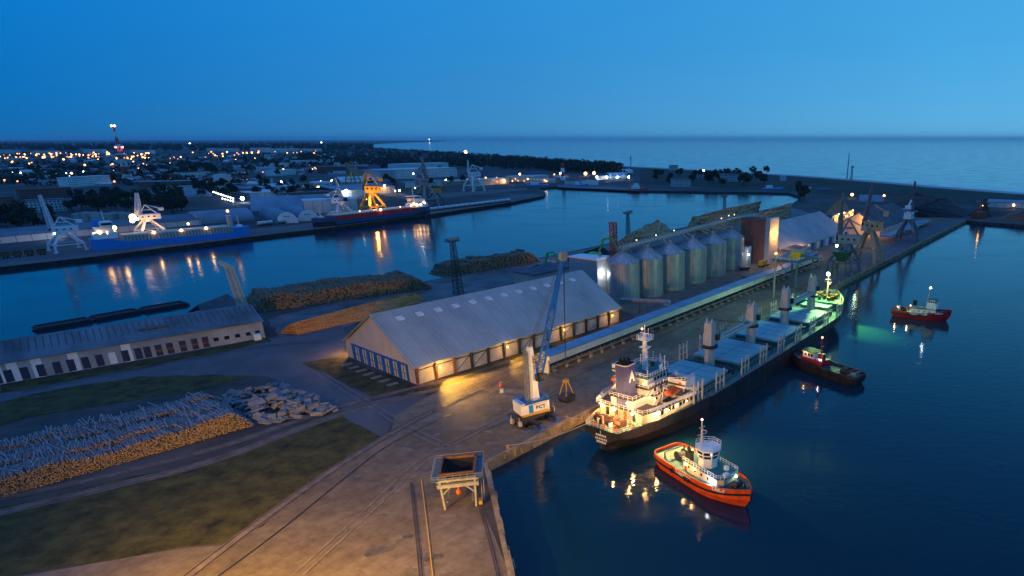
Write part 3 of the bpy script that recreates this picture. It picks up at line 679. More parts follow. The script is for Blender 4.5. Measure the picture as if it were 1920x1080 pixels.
# ================================================================ BULK CARRIER
SO = Q(21, -17.1, WATER)
ship = thing('bulk_carrier', 'large black bulk carrier with pale hatch covers, four deck cranes and lit stern house', 'ship', SO, QRZ)
D = 7.0; SHIPL = 173
def hw(x):
    if x < 45: return 5.2 + 7.2 * (1 - (1 - max(0, x - 2) / 43) ** 2.0) if x > 2 else 5.2
    if x > 135: t = (x - 135) / (SHIPL - 135); return max(.25, 12.4 * (1 - t ** 2.4))
    return 12.4
def ww(x):
    if x < 42: t = max(0, (x - 7) / 35); return .4 + 12 * (t ** .6)
    if x > 120: t = (x - 120) / (167 - 120); return max(.15, 12.4 * (1 - min(1, t) ** 1.9))
    return 12.4
def dz(x): return D + (3.0 if x > 152 else 0) + max(0, (x - 130) / 40) ** 2 * .8
st = [2.5, 5, 8, 12, 17, 23, 30, 38, 50, 70, 90, 110, 122, 132, 140, 147, 152, 152.2, 157, 162, 166, 169.5, 172, 173]
hull = []
for x in st:
    h, w, z = hw(x), ww(x), dz(x); xw = x if x < 150 else x - (x - 150) * .22; kz = .0 if x > 7 else (7.5 - x) * .55
    hull.append([(x, h, z), (x, h * .98 + w * .02, z * .6 + kz * .4), (xw, w, max(-.9, kz)), (xw, w * .9, -1.5 + kz), (xw, -w * .9, -1.5 + kz), (xw, -w, max(-.9, kz)), (x, -h * .98 - w * .02, z * .6 + kz * .4), (x, -h, z)])
mb = MB(); mb.loft([[r[i] for i in range(8)][::-1] for r in hull]); h_ = mb.build('hull', M['hullblack'], ship)
dk_ = MB()
for a, b in zip(st, st[1:]):
    dk_.add([(a, hw(a) - .25, dz(a) + .03), (a, -hw(a) + .25, dz(a) + .03), (b, -hw(b) + .25, dz(b) + .03), (b, hw(b) - .25, dz(b) + .03)], [(0, 1, 2, 3)])
dk_.build('deck', M['deckgreen'], ship)
bw = MB()
for s in (-1, 1):
    for a, b in zip(st, st[1:]):
        if a >= 150: bw.bar((a, s * hw(a), dz(a) + .5), (b, s * hw(b), dz(b) + .5), .2, 1.0)
        elif 30 < a: bw.bar((a, s * hw(a), dz(a) + .1), (b, s * hw(b), dz(b) + .1), .25, .25)
bw.build('bulwark', M['grey'], ship)
for s in (-1, 1):
    MB().rail([(x, s * (hw(x) - .3), dz(x)) for x in st if 30 <= x <= 152], 1.1, 3.0, .08).build('side_railing', M['grey'], ship)
sr = MB(); sr.rail([(12, 7.6, D), (8, 6.8, D), (2.7, 5.1, D), (2.7, -5.1, D), (8, -6.8, D), (12, -7.6, D)], 1.1, 1.2, .12); sr.build('stern_railing', M['cream'], ship)
for a, b in ((35, 54), (62, 83), (91, 112), (120, 139), (146, 156)):
    w0 = 8.4 if b < 150 else 6.0
    hc = MB().bb(a, b, -w0, w0, D, D + 1.9).build('hatch_coaming', M['deckgreen'], ship)
    cv = MB().bb(a - .3, b + .3, -w0 - .3, w0 + .3, D + 1.9, D + 2.6).build('hatch_cover', M['hatch'], ship)
    sm = MB(); 
    for k in (1, 2, 3): sm.bb(a + (b - a) * k / 4 - .07, a + (b - a) * k / 4 + .07, -w0 - .3, w0 + .3, D + 2.6, D + 2.63)
    sm.bb(a - .3, b + .3, -.06, .06, D + 2.6, D + 2.63); sm.build('seam', M['dark'], cv)
    tk = MB()
    for s in (-1, 1):
        for zz in (.7, 1.5): tk.bar((a - 1, s * (w0 + 1.2), D + zz), (b + 1, s * (w0 + 1.2), D + zz), .16)
        for k in range(9): tk.bar((a + k * (b - a) / 8, s * (w0 + 1.2), D), (a + k * (b - a) / 8, s * (w0 + 1.2), D + 1.6), .14)
    tk.build('hatch_rail', M['grey'], hc)
for x in (57.5, 86.5, 115.5, 142.5):
    dh = MB().bb(x - 2.6, x + 2.6, -6.5, 6.5, D, D + 1.6)
    for y in (-8, 8, -4.5, 4.5): dh.box((x + random.uniform(-1, 1), y, D + .9), (1.6, 1.6, 1.8))
    dh.build('deck_house', M['dark'], ship)
CR = [(57.5, True), (86.5, False), (115.5, True), (142.5, False)]
for x, out in CR:
    pd = MB().cyl((x, 0, D), (x, 0, D + 8.8), 1.75, 1.65, 18).build('crane_pedestal', M['cream'], ship)
    MB().cyl((x, 0, D + 7.6), (x, 0, D + 8.4), 2.6, 2.6, 18).build('slew_platform', M['dark'], pd)
    MB().box((x - .2, 0, D + 12.2), (3.2, 3.2, 7.2), 0, top=.82).box((x - .5, .9, D + 16.4), (1.6, .5, 1.6), top=.3).box((x - .5, -.9, D + 16.4), (1.6, .5, 1.6), top=.3).build('crane_house', M['cream'], pd)
    MB().box((x + 1.5, -1.9, D + 11.0), (1.6, 1.1, 2.0)).build('crane_cab', M['glass'], pd)
    if out: e = Vector((x + 27.5, 0, D + 8.6))
    else: e = Vector((x - 27.5, 0, D + 8.6))
    sg = 1 if out else -1
    for s in (-1, 1): MB().bar((x + sg * 1.6, s * 1.3, D + 9.2), (e.x, s * .5, e.z + .3), .75, .9, .5).build('jib_chord', M['cream'], pd)
    jb = MB()
    for k in range(9):
        t = k / 8; xx = x + sg * (1.6 + 25.5 * t); w = 1.3 + (.5 - 1.3) * t; jb.bar((xx, -w, D + 9.0 - t * .2), (xx, w, D + 9.0 - t * .2), .28)
    jb.build('jib_lacing', M['cream'], pd)
    MB().bar((x, .6, D + 16.8), (e.x, .4, e.z + .6), .09).bar((x, -.6, D + 16.8), (e.x, -.4, e.z + .6), .09).build('cable', M['dark'], pd)
for x in (32.5, 44, 60, 73, 87, 102, 116, 130, 146):
    for s in (-1, 1):
        y = s * (hw(x) - .7)
        pst = MB()
        for k in (-1, 0, 1): pst.bar((x + k * 2.3, y, D), (x + k * 2.3, y, D + 6.2), .42 if k else .3)
        pst.bar((x - 2.3, y, D + 2.6), (x + 2.3, y, D + 2.6), .2).bar((x - 2.3, y, D + 4.8), (x + 2.3, y, D + 4.8), .2)
        pst.build('stanchion_frame', M['cream'], ship)
# stern house, tier on tier
def tier(name, pts, z0, z1, m=None, lip=.5, deckm=None):
    t = MB().prism(pts, z0, z1 - .25).build(name, m or M['white'], ship)
    c = Vector((sum(p[0] for p in pts) / len(pts), sum(p[1] for p in pts) / len(pts), 0)); out = []
    for p in pts: d = Vector((p[0], p[1], 0)) - c; out.append((p[0] + d.normalized().x * lip, p[1] + d.normalized().y * lip))
    MB().prism(out, z1 - .25, z1).build('deck_plate', deckm or M['dark'], t)
    MB().rail([(p[0], p[1], z1) for p in out], 1.1, 1.5, .1, True).build('railing', M['white'], t)
    return t
Z1, Z2, Z3, Z4, Z5 = D + 3.1, D + 5.9, D + 7.9, D + 9.0, D + 10.6
t1 = tier('poop_house', [(11, 7.2), (11, -7.2), (16, -9.2), (31, -10.4), (31, 10.4), (16, 9.2)], D, Z1, M['cream'], .9)
for s in (-1, 1):
    MB().bar((12.5, s * 8.4, Z1 + .35), (31, s * 11.4, Z1 + .35), .2, .9).build('white_bulwark', M['white'], t1)
    for k in range(9):
        xx = 17 + k * 1.6; MB().box((xx, s * (9.32 + (xx - 16) * .08), D + 1.7), (.9, .16, 1.1), 0).build('port_window', L_WIN if k in (1, 4) else M['glass'], t1)
for y in (-4.5, -1.5, 1.5, 4.5): MB().box((10.95, y, D + 1.2), (.14, 1.0, 2.2)).build('door', M['rust'] if abs(y) < 2 else M['glass'], t1)
t2 = tier('casing_house', [(11.5, 3.6), (11.5, -3.8), (17, -4.2), (17, -6.4), (30, -6.4), (30, 6.4), (17, 6.4), (17, 4)], Z1, Z2)
for k in range(5): MB().box((18.5 + k * 2.5, -6.44, Z1 + 1.6), (.8, .12, .8)).build('port_window', M['glass'], t2)
t3 = tier('cabin_house', [(16, 5.4), (16, -5.6), (29.5, -5.6), (29.5, 5.4)], Z2, Z3)
for k in range(4): MB().box((19 + k * 2.8, -5.64, Z2 + 1.0), (.8, .12, .8)).build('port_window', M['glass'], t3)
bd = MB().prism([(15.5, -6), (22.5, -6.5), (23, -12.6), (28, -12.6), (28.6, -6), (29.6, 0), (28.6, 6), (28, 12.6), (23, 12.6), (22.5, 6.5), (15.5, 6)], Z3, Z3 + .35).build('bridge_deck', M['dark'], ship)
MB().bb(23.2, 23.4, -12.6, -7, Z3 - .7, Z3 + 1.5).bb(23.2, 23.4, 7, 12.6, Z3 - .7, Z3 + 1.5).bb(23.2, 28, -12.7, -12.5, Z3 - .4, Z3 + 1.5).bb(23.2, 28, 12.5, 12.7, Z3 - .4, Z3 + 1.5).bb(27.9, 28.1, -12.6, -6, Z3 + .3, Z3 + 1.2).bb(27.9, 28.1, 6, 12.6, Z3 + .3, Z3 + 1.2).build('bridge_wing', M['white'], bd)
MB().rail([(15.6, -5.8, Z3 + .3), (23, -6.6, Z3 + .3), (23.3, -12.5, Z3 + 1.5), (28, -12.5, Z3 + 1.5)], 1.1, 1.2, .1).build('railing', M['white'], bd)
for s in (-1, 1): MB().cyl((23.05, s * 11, Z3 + .4), (23.19, s * 11, Z3 + .4), .55, .55, 12).build('lifebuoy', M['orange'], bd)
wl_ = MB().prism([(16.8, -4.6), (25.4, -5.0), (28, -3.4), (28.9, 0), (28, 3.4), (25.4, 5.0), (16.8, 4.6)], Z3 + .35, Z5 - .3).build('wheelhouse', M['white'], ship)
MB().prism([(16.4, -5.0), (25.6, -5.4), (28.4, -3.7), (29.4, 0), (28.4, 3.7), (25.6, 5.4), (16.4, 5.0)], Z5 - .3, Z5).build('wheelhouse_roof', M['teal'], wl_)
MB().rail([(16.6, -4.9, Z5), (25.6, -5.3, Z5), (28.3, -3.6, Z5), (29.2, 0, Z5), (28.3, 3.6, Z5), (25.6, 5.3, Z5), (16.6, 4.9, Z5)], 1.1, 1.2, .1, True).build('railing', M['white'], wl_)
for k in range(4): MB().box((20.2 + k * 1.4, -4.78 - k * .055, Z3 + 1.6), (.95, .16, .9), -.045).build('bridge_window', M['glass'], wl_)
ant = MB()
for x, y, h in ((26, -4, 3.6), (27.2, -2, 2.4), (24, -4.5, 1.8), (27.6, 1, 3.4), (20, 3, 2.0), (25, 3.5, 2.8), (18, -4, 1.6)): ant.bar((x, y, Z5), (x, y, Z5 + h), .12).ball((x, y, Z5 + h), .22, 6, 4)
ant.build('antenna', M['white'], wl_)
ms = MB().cyl((22.3, 0, Z5), (22.3, 0, Z5 + 10.4), .85, .55, 12).build('mast', M['white'], ship)
pl = MB(); pl.bb(20.9, 23.9, -1.8, 1.8, Z5 + 8.6, Z5 + 8.8).rail([(20.9, -1.8, Z5 + 8.8), (23.9, -1.8, Z5 + 8.8), (23.9, 1.8, Z5 + 8.8), (20.9, 1.8, Z5 + 8.8)], 1.1, 1.0, .1, True)
pl.bb(21.3, 23.5, -1.3, 1.3, Z5 + 6.4, Z5 + 6.55).bar((22.3, -1.6, Z5 + 10.4), (22.3, 1.6, Z5 + 10.4), .18).bar((22.3, 0, Z5 + 10), (22.3, 0, Z5 + 13), .15).bar((22.3, -1.2, Z5 + 9), (22.3, -1.2, Z5 + 12), .12)
for k in range(5): pl.bar((22.3, -1.2, Z5 + 2.2 + k), (22.3, 1.2, Z5 + 2.2 + k), .14)
pl.build('mast_platform', M['white'], ms); bulb(ms, (21.9, .6, Z5 + 11.6), L_WARM, WARM, 260, .25, 'mast_lamp')
bulb(ms, (23.2, 2.2, Z5 + 7.9), L_COOL, COOL, 500, .12, 'mast_lamp')
fn = MB().loft([[(11.2 + (0 if k else 0), -1.4, z), (11.8, -2.1, z), (15.0, -2.1, z), (15.6, -1.4, z), (15.6, 1.4, z), (15.0, 2.1, z), (11.8, 2.1, z), (11.2, 1.4, z)] for k, z in ((0, Z1), (1, D + 15.0))]).build('funnel', M['purple'], ship)
fr = MB()
for k in range(8):
    t = 2 * math.pi * k / 8; fr.cyl((13.4 + 1.3 * math.cos(t) * .9, 1.1 * math.sin(t), D + 14.4), (13.1 + 1.4 * math.cos(t), 1.2 * math.sin(t), D + 16.2), .32, .3, 8)
fr.bb(11.4, 15.4, -1.9, 1.9, D + 15.0, D + 15.06); fr.build('exhaust_pipe', M['black'], fn)
fb = MB(); pp = [(11.15, -1.4), (11.78, -2.15), (15.02, -2.15), (15.65, -1.4), (15.65, 1.4), (15.02, 2.15), (11.78, 2.15), (11.15, 1.4)]
for a, b in zip(pp, pp[1:] + pp[:1]): fb.bar((*a, D + 15.0), (*b, D + 15.0), .14, .3)
fb.build('funnel_rim', M['cream'], fn)
text('A', 4.4, M['white'], fn, (13.4, -2.16, D + 11.6), (R(90), 0, 0), 'funnel_letter', .75, .03, .08)
MB().bb(12.8, 14.2, -2.25, -2.12, Z1 + .3, Z1 + 2.6).build('funnel_door', L_WIN, fn)
for s in (-1, 1):
    c = Vector((22.6, s * 9.2, Z1 + 3.2)); rg = []
    for k in range(11):
        t = k / 10; x = -4.0 + 8.0 * t; r = (1 - abs(2 * t - 1) ** 2.6) ** .5; r = max(.08, r)
        rg.append([(c.x + x, c.y + 1.25 * r * math.cos(a), c.z + 1.15 * r * math.sin(a) + .25 * (2 * t - 1) ** 2) for a in [2 * math.pi * i / 12 for i in range(12)]])
    lb = MB().loft(rg).build('lifeboat', M['orange'], ship, smooth=True)
    dv = MB()
    for x in (19.8, 25.4): dv.bar((x, s * 7.4, Z1), (x, s * 10.6, Z1 + .6), .35).bar((x, s * 7.2, Z1), (x, s * 8.0, Z1 + 4.6), .35).bar((x, s * 8.0, Z1 + 4.6), (x, s * 9.4, Z1 + 4.4), .3)
    dv.build('davit', M['cream'], lb)
wn_ = MB()
for y in (-3.2, 0.2, 3.2):
    wn_.cyl((6.4, y - 1.2, D + 1.2), (6.4, y + 1.2, D + 1.2), .85, .85, 12).cyl((6.4, y - 1.3, D + 1.2), (6.4, y - 1.1, D + 1.2), 1.25, 1.25, 14).cyl((6.4, y + 1.1, D + 1.2), (6.4, y + 1.3, D + 1.2), 1.25, 1.25, 14).box((7.9, y, D + .7), (1.3, 1.6, 1.4))
wn_.build('mooring_winch', M['rust'], ship)
for x, y in ((4, -3.6), (4, 3.6), (8.6, -5.6), (8.6, 5.6), (3.6, 0)):
    MB().cyl((x, y - .5, D), (x, y - .5, D + .9), .28).cyl((x, y + .5, D), (x, y + .5, D + .9), .28).bb(x - .4, x + .4, y - .9, y + .9, D, D + .15).build('bollard', M['orange'], ship)
MB().bar((3.6, 0, D), (3.6, 0, D + 3.4), .16).bar((3.6, 0, D + 3.4), (2.2, 0, D + 4.0), .1).build('stern_light_post', M['cream'], ship)
for i, s in enumerate(('ANNA MARIA', 'MAJURO', '9100000')[:0]): pass
nl = MB()
for k, (zz, w) in enumerate(((5.3, 1.6), (4.3, 1.9), (3.4, 1.5))):
    for j in range(7): nl.box((2.42, -w + j * w / 3.2, zz - j * 0), (.06, .32, .55))
nl.build('stern_lettering', M['white'], ship)
mk = MB(); mk.bar((2.40, 0, 6.6), (3.4, 0, 2.0), .12, .3); mk.build('stern_stripe', M['white'], ship)
sl_ = [(10.3, 5.6, D + 2.7, 2600), (10.3, -4.4, D + 2.6, 3200), (10.4, 1.6, D + 2.4, 1100), (15.5, -9.4, D + 2.4, 1500), (13.6, 8.6, D + 2.7, 1300), (4.2, -2.4, D + 1.6, 500)]
for x, y, z, p in sl_: bulb(ship, (x, y, z), L_WARM, WARM, p * 2.8, .40 if p > 1000 else .22, 'deck_lamp', (-.5, .3 * (1 if y > 0 else -1), .2))
for x, y, z, p_ in ((16.2, -7.6, Z1 + 2.3, 1800), (9.4, -3.4, Z1 + 2.6, 1600), (15.4, 4.8, Z2 + 1.7, 900), (30.6, -7.4, Z1 + 2.0, 700), (15.2, -4.6, Z3 + 1.6, 700), (10.6, 7.0, Z1 + 1.6, 900)): bulb(ship, (x, y, z), L_WARM, WARM, p_, .20, 'deck_lamp', (-.5, -.5, .2))
for x in (19, 22, 27): bulb(ship, (x, -(9.9 + (x - 19) * .08) - .3, D + 2.0), L_WARM, WARM, 300, .18, 'deck_lamp', (0, -.4, 0))
bulb(ship, (16.2, -5.6, Z2 - .6), L_WARM, WARM, 700, .16, 'deck_lamp', (-.4, -.6, 0)); bulb(ship, (24.5, -8.6, Z3 - .5), L_COOL, COOL, 500, .16, 'deck_lamp', (0, 0, -.4))
light(ship, (14, -9.6, Z1 + 1.0), WARM, 90000, .4, 100, (15, -24, 0), .8)
rc = random.Random(8)
for k in range(26):
    zz, xa, xb, ya, yb = rc.choice(((Z1, 13, 30, -9, 9), (Z1, 13, 30, -9, 9), (Z2, 12.5, 29, -5.5, 5.5), (D, 4, 11, -5.5, 5.5), (Z5, 17.5, 27, -4, 4)))
    x, y = rc.uniform(xa, xb), rc.uniform(ya, yb)
    if k % 3 == 0: MB().cyl((x, y, zz), (x, y, zz + 1.1), .28).cyl((x, y, zz + 1.1), (x + .3, y, zz + 1.5), .28, .5).build('vent_cowl', M['cream'], ship)
    elif k % 3 == 1: MB().box((x, y, zz + .5), (rc.uniform(.7, 1.8), rc.uniform(.6, 1.2), 1.0), rc.random()).build('deck_locker', M['white'] if k % 2 else M['rust'], ship)
    else: MB().bar((x, y, zz), (x, y, zz + 2.0), .16).bar((x, y, zz + 1.9), (x + 1.5, y, zz + 2.6), .14).build('small_davit', M['cream'], ship)
for s in (-1, 1):
    MB().bar((12, s * 7.2, D), (12.6, s * 7.4, Z1), .5).build('stair', M['grey'], ship); MB().bar((17.4, s * 6.9, Z1), (20.2, s * 6.9, Z2), .6, .12).build('stair', M['cream'], ship); MB().bar((15, s * 5.9, Z2), (17.6, s * 5.9, Z3), .6, .12).build('stair', M['cream'], ship)
MB().loft([[(2.4, y, 1.4), (3.0, y, 4.6), (3.1, y, 4.6), (2.5, y, 1.4)] for y in (-.05, .05)]).build('rudder_post', M['hullblack'], ship)
# foredeck gear and foremast with the blazing green-white lamp
fg = MB(); random.seed(4)
for k in range(16): fg.box((random.uniform(155, 167), random.uniform(-5, 5), dz(160) + .8), (random.uniform(.8, 2.0), random.uniform(.8, 1.6), random.uniform(.9, 2.0)), random.random())
for y in (-3.5, 3.5): fg.cyl((160, y - 1.6, dz(160) + 1.3), (160, y + 1.6, dz(160) + 1.3), 1.1, 1.1, 12)
fg.build('windlass', M['rust'], ship)
MB().rail([(154, 9.0, D + 3.6), (163, 5.6, dz(163)), (170, 2.2, dz(170))], 1.1, 1.5, .12).rail([(154, -9.0, D + 3.6), (163, -5.6, dz(163)), (170, -2.2, dz(170))], 1.1, 1.5, .12).build('bow_railing', M['cream'], ship)
zf = dz(161)
fm = MB().cyl((161, 0, zf), (161, 0, zf + 9.5), .5, .3, 10).bar((161, -1.8, zf + 7.0), (161, 1.8, zf + 7.0), .25).bb(160.2, 161.8, -1.2, 1.2, zf + 8.0, zf + 8.15).build('foremast', M['cream'], ship)
bulb(fm, (160.4, 0, zf + 10.6), L_GRN, (.48, 1, .26), 34000, .75, 'flood_lamp', (-1.2, 0, 2.5)); light(fm, (161, -2.0, zf + 9.6), (.75, 1, .10), 420000, .5, 46, (152, -20, 0), .8); light(fm, (160, 0, zf + 9.6), (.5, 1, .25), 40000, .5, 110, (140, 0, D), .9)
bulb(fm, (160.2, -1.0, zf + 6.4), L_WARM, WARM, 900, .25, 'mast_lamp', (-.4, 0, 0))

# ================================================================ TUGS
def tug(label, stern, bow, B, hullm, deckm, housem, lowm, name_s, num_s, flip=False, shape=0, mast_m=None):
    d = bow - stern; L = d.length; t = thing('harbour_tug', label, 'tugboat', (stern.x, stern.y, WATER), math.atan2(d.y, d.x), 'tugboats')
    def hb(x):
        k = x / L
        if k < .18: return B / 2 * (.62 + .38 * math.sqrt(max(0, 1 - (1 - k / .18) ** 2)))
        if k > .62: return max(.25, B / 2 * (1 - ((k - .62) / .38) ** 2.3))
        return B / 2
    def zt(x): k = x / L; return 2.5 + 1.9 * max(0, (k - .45) / .55) ** 1.6 + .25 * (1 - k)
    xs = [0, .5, 1.5, 3, 5] + [L * k for k in (.25, .35, .45, .55, .62, .7, .78, .85, .91, .955, .98, 1)]
    rg = []
    for x in xs:
        h, z = hb(x), zt(x); w = h * (.88 if x < L * .6 else .88 - .35 * (x / L - .6) / .4); xx = x - (x / L) ** 6 * 1.6 + (1.2 * max(0, 1 - x / 3))
        rg.append([(x, h, z), (x, h, z * .55), (xx, w, 0), (xx, w * .9, -1), (xx, -w * .9, -1), (xx, -w, 0), (x, -h, z * .55), (x, -h, z)])
    MB().loft([r[::-1] for r in rg]).build('hull', hullm, t)
    bwk = MB(); fd = MB(); dk = MB()
    for a, b in zip(xs, xs[1:]):
        for s in (-1, 1):
            bwk.bar((a, s * hb(a) * .985, zt(a) + .35), (b, s * hb(b) * .985, zt(b) + .35), .16, .8)
            fd.bar((a, s * (hb(a) + .1), zt(a) - .55), (b, s * (hb(b) + .1), zt(b) - .55), .38, .42)
        dk.add([(a, hb(a) - .15, zt(a) + .02), (a, -hb(a) + .15, zt(a) + .02), (b, -hb(b) + .15, zt(b) + .02), (b, hb(b) - .15, zt(b) + .02)], [(0, 1, 2, 3)])
    bwk.bar((0.05, -hb(0), zt(0) + .35), (.05, hb(0), zt(0) + .35), .16, .8)
    bwk.build('bulwark', hullm, t); fd.build('rubbing_strake', M['black'], t); dk.build('deck', deckm, t)
    for k in (.30, .46, .50): 
        y = -hb(L * k) - .15 if not flip else hb(L * k) + .15
        tf = MB()
        for q in range(12):
            a0, a1 = 2 * math.pi * q / 12, 2 * math.pi * (q + 1) / 12; tf.bar((L * k + .5 * math.cos(a0), y, zt(L * k) - .4 + .5 * math.sin(a0)), (L * k + .5 * math.cos(a1), y, zt(L * k) - .4 + .5 * math.sin(a1)), .3)
        tf.build('tyre_fender', M['black'], t)
    # tow winch and gear on the after deck
    za = zt(L * .15)
    w = MB(); w.cyl((L * .20, -1.1, za + 1.0), (L * .20, 1.1, za + 1.0), .8, .8, 12).cyl((L * .20, -1.25, za + 1), (L * .20, -1.05, za + 1), 1.15, 1.15, 12).cyl((L * .20, 1.05, za + 1), (L * .20, 1.25, za + 1), 1.15, 1.15, 12).box((L * .23, 0, za + .6), (1.4, 2.2, 1.2))
    w.build('towing_winch', M['dark'], t)
    w = MB().bar((L * .12, -B * .3, za), (L * .12, -B * .3, za + 1.6), .25).bar((L * .12, B * .3, za), (L * .12, B * .3, za + 1.6), .25).bar((L * .12, -B * .3, za + 1.6), (L * .12, B * .3, za + 1.6), .25)
    w.build('tow_bow', lowm if shape else M['dark'], t)
    if shape == 0:
        z0 = zt(L * .45); x0, x1, hy = L * .36, L * .78, B * .31
        d1 = MB().prism([(x0, -hy), (x1 - 1.0, -hy), (x1, -hy * .6), (x1, hy * .6), (x1 - 1.0, hy), (x0, hy)], z0 - .3, z0 + 2.5).build('deckhouse', lowm, t)
        MB().prism([(x0, -hy - .3), (x1 - 1, -hy - .3), (x1 + .3, -hy * .6), (x1 + .3, hy * .6), (x1 - 1, hy + .3), (x0, hy + .3)], z0 + 2.5, z0 + 2.65).build('deckhouse_roof', M['teal'], d1)
        MB().rail([(x0, -hy - .2, z0 + 2.65), (x1 - 1, -hy - .2, z0 + 2.65), (x1 + .2, -hy * .6, z0 + 2.65), (x1 + .2, hy * .6, z0 + 2.65), (x1 - 1, hy + .2, z0 + 2.65), (x0, hy + .2, z0 + 2.65)], 1.0, 1.0, .08).build('railing', M['white'], d1)
        for k in range(4): MB().box((x0 + 2 + k * 2.3, -hy - .03, z0 + 1.5), (.55, .1, .6)).build('port_window', M['glass'], d1)
        MB().box((x0 + .9, -hy - .03, z0 + .9), (.8, .1, 1.7)).build('door', M['rust'], d1)
        MB().box((x1 - .6, -hy * .2, z0 + 3.0), (1.2, 1.2, .9)).box((x1 - 3, hy * .5, z0 + 3.1), (1.0, .8, 1.0)).build('deck_locker', housem, d1)
        xc = L * .53; zw = z0 + 2.65; oc = [(xc + 2.5 * math.cos(a), 2.3 * math.sin(a)) for a in [math.pi / 8 + math.pi / 4 * i for i in range(8)]]
        wb = MB().prism(oc, zw, zw + 2.2).build('wheelhouse_base', housem, t)
        oc1 = [(xc + 2.5 * math.cos(a), 2.4 * math.sin(a)) for a in [math.pi / 8 + math.pi / 4 * i for i in range(8)]]; oc2 = [(xc + 2.95 * math.cos(a), 2.85 * math.sin(a)) for a in [math.pi / 8 + math.pi / 4 * i for i in range(8)]]
        MB().loft([[(p[0], p[1], zw + 2.2) for p in oc1], [(p[0], p[1], zw + 4.4) for p in oc2]]).build('wheelhouse_window', M['glass'], wb)
        fr = MB()
        for a, b in zip(oc1, oc2): fr.bar((*a, zw + 2.2), (*b, zw + 4.4), .26)
        for ring, zz in ((oc1, zw + 2.3), (oc2, zw + 4.35), ([((a[0] + b[0]) / 2, (a[1] + b[1]) / 2) for a, b in zip(oc1, oc2)], zw + 3.3)):
            for a, b in zip(ring, ring[1:] + ring[:1]): fr.bar((*a, zz), (*b, zz), .22)
        fr.build('window_frame', housem, wb)
        oc3 = [(xc + (p[0] - xc) * 1.1, p[1] * 1.1) for p in oc2]; zr = zw + 4.75
        MB().prism(oc3, zw + 4.4, zr).build('wheelhouse_roof', housem, wb); MB().rail([(*p, zr) for p in oc3], 1.0, 1.2, .09, True).build('roof_railing', M['white'], wb)
        mst = MB().cyl((xc - 2.2, 0, zr), (xc - 2.4, 0, zr + 5.8), .42, .13, 8).bar((xc - 2.2, -1.4, zr + 2.2), (xc - 2.2, 1.4, zr + 2.2), .2).bar((xc - 2.3, -.9, zr + 4.0), (xc - 2.3, .9, zr + 4.0), .16).bar((xc - .6, 0, zr + 3.6), (xc - 2.2, 0, zr + 3.4), .18).bar((xc + .4, -1.2, zr + 1.5), (xc + .4, 1.2, zr + 1.5), .2, .3).build('mast', mast_m or M['cream'], t)
        bulb(mst, (xc - 2.4, 0, zr + 5.9), lamp_mat('mast_red_lamp', (1, .5, .4), 20), None, 0, .22, 'mast_lamp')
        for s in (-1, 1): MB().bb(x0 + .4, x0 + 2.0, s * 2.2 - .6, s * 2.2 + .6, z0 + 2.6, z0 + 5.2).cyl((x0 + 1.1, s * 2.2, z0 + 5.2), (x0 + .8, s * 2.2, z0 + 6.3), .42).build('funnel', M['dark'], t)
        fw = MB().cyl((L * .86, -1, zt(L * .86) + .9), (L * .86, 1, zt(L * .86) + .9), .7, .7, 12).box((L * .83, 0, zt(L * .83) + .5), (1.2, 2.4, 1.0)).cyl((L * .92, -.5, zt(L * .92)), (L * .92, -.5, zt(L * .92) + 1.1), .22).cyl((L * .92, .5, zt(L * .92)), (L * .92, .5, zt(L * .92) + 1.1), .22)
        fw.build('anchor_winch', M['dark'], t)
        lamps = [(L * .30, 1.2, z0 + 3.2, 3200, WARM), (x0 - .4, 2.4, z0 + 4.0, 3600, WARM), (x0 + 1.6, -hy - .5, z0 + 2.2, 420, WARM), (x0 + 4.6, -hy - .5, z0 + 2.2, 420, WARM), (x1 - 2.4, -hy - .5, z0 + 1.7, 420, COOL), (x1 + .4, 1.5, z0 + 2.4, 300, GRN)]
        for x, y, z, p, c in lamps: bulb(t, (x, y, z), L_WARM if c is WARM else L_COOL if c is COOL else L_GRN, c, p, .27 if y < 0 else .18, 'deck_lamp', (-.4, -.5 if y < 0 else .3, .2))
    elif shape == 1:   # older tug with long low house and high wheelhouse forward
        z0 = zt(L * .45); hy = B * .32
        d1 = MB().bb(L * .33, L * .74, -hy, hy, z0 - .3, z0 + 2.2).build('deckhouse', lowm, t)
        MB().bb(L * .32, L * .75, -hy - .2, hy + .2, z0 + 2.2, z0 + 2.4).build('deckhouse_roof', M['deckgreen'], d1); MB().rail([(L * .33, -hy, z0 + 2.4), (L * .6, -hy, z0 + 2.4)], 1, 1, .09).build('railing', M['white'], d1)
        for k in range(4): MB().box((L * .38 + k * 2.2, -hy - .03, z0 + 1.2), (.5, .1, .5)).build('port_window', M['glass'], d1)
        fnl = MB().box((L * .38, 0, z0 + 3.9), (2.0, 1.8, 3.0), top=.8).build('funnel', M['black'], t)
        w1 = MB().prism([(L * .58, -hy * .8), (L * .74, -hy * .8), (L * .78, 0), (L * .74, hy * .8), (L * .58, hy * .8)], z0 + 2.4, z0 + 4.6).build('bridge_house', housem, t)
        MB().prism([(L * .60, -hy * .7), (L * .72, -hy * .7), (L * .755, 0), (L * .72, hy * .7), (L * .60, hy * .7)], z0 + 4.6, z0 + 6.5).build('wheelhouse', housem, w1); MB().prism([(L * .59, -hy * .8), (L * .735, -hy * .8), (L * .77, 0), (L * .735, hy * .8), (L * .59, hy * .8)], z0 + 6.5, z0 + 6.7).build('wheelhouse_roof', M['deckgreen'], w1)
        for k in range(4): MB().box((L * .62 + k * .9, -hy * .7 - .04, z0 + 5.7), (.6, .1, .8)).build('wheelhouse_window', M['glass'], w1)
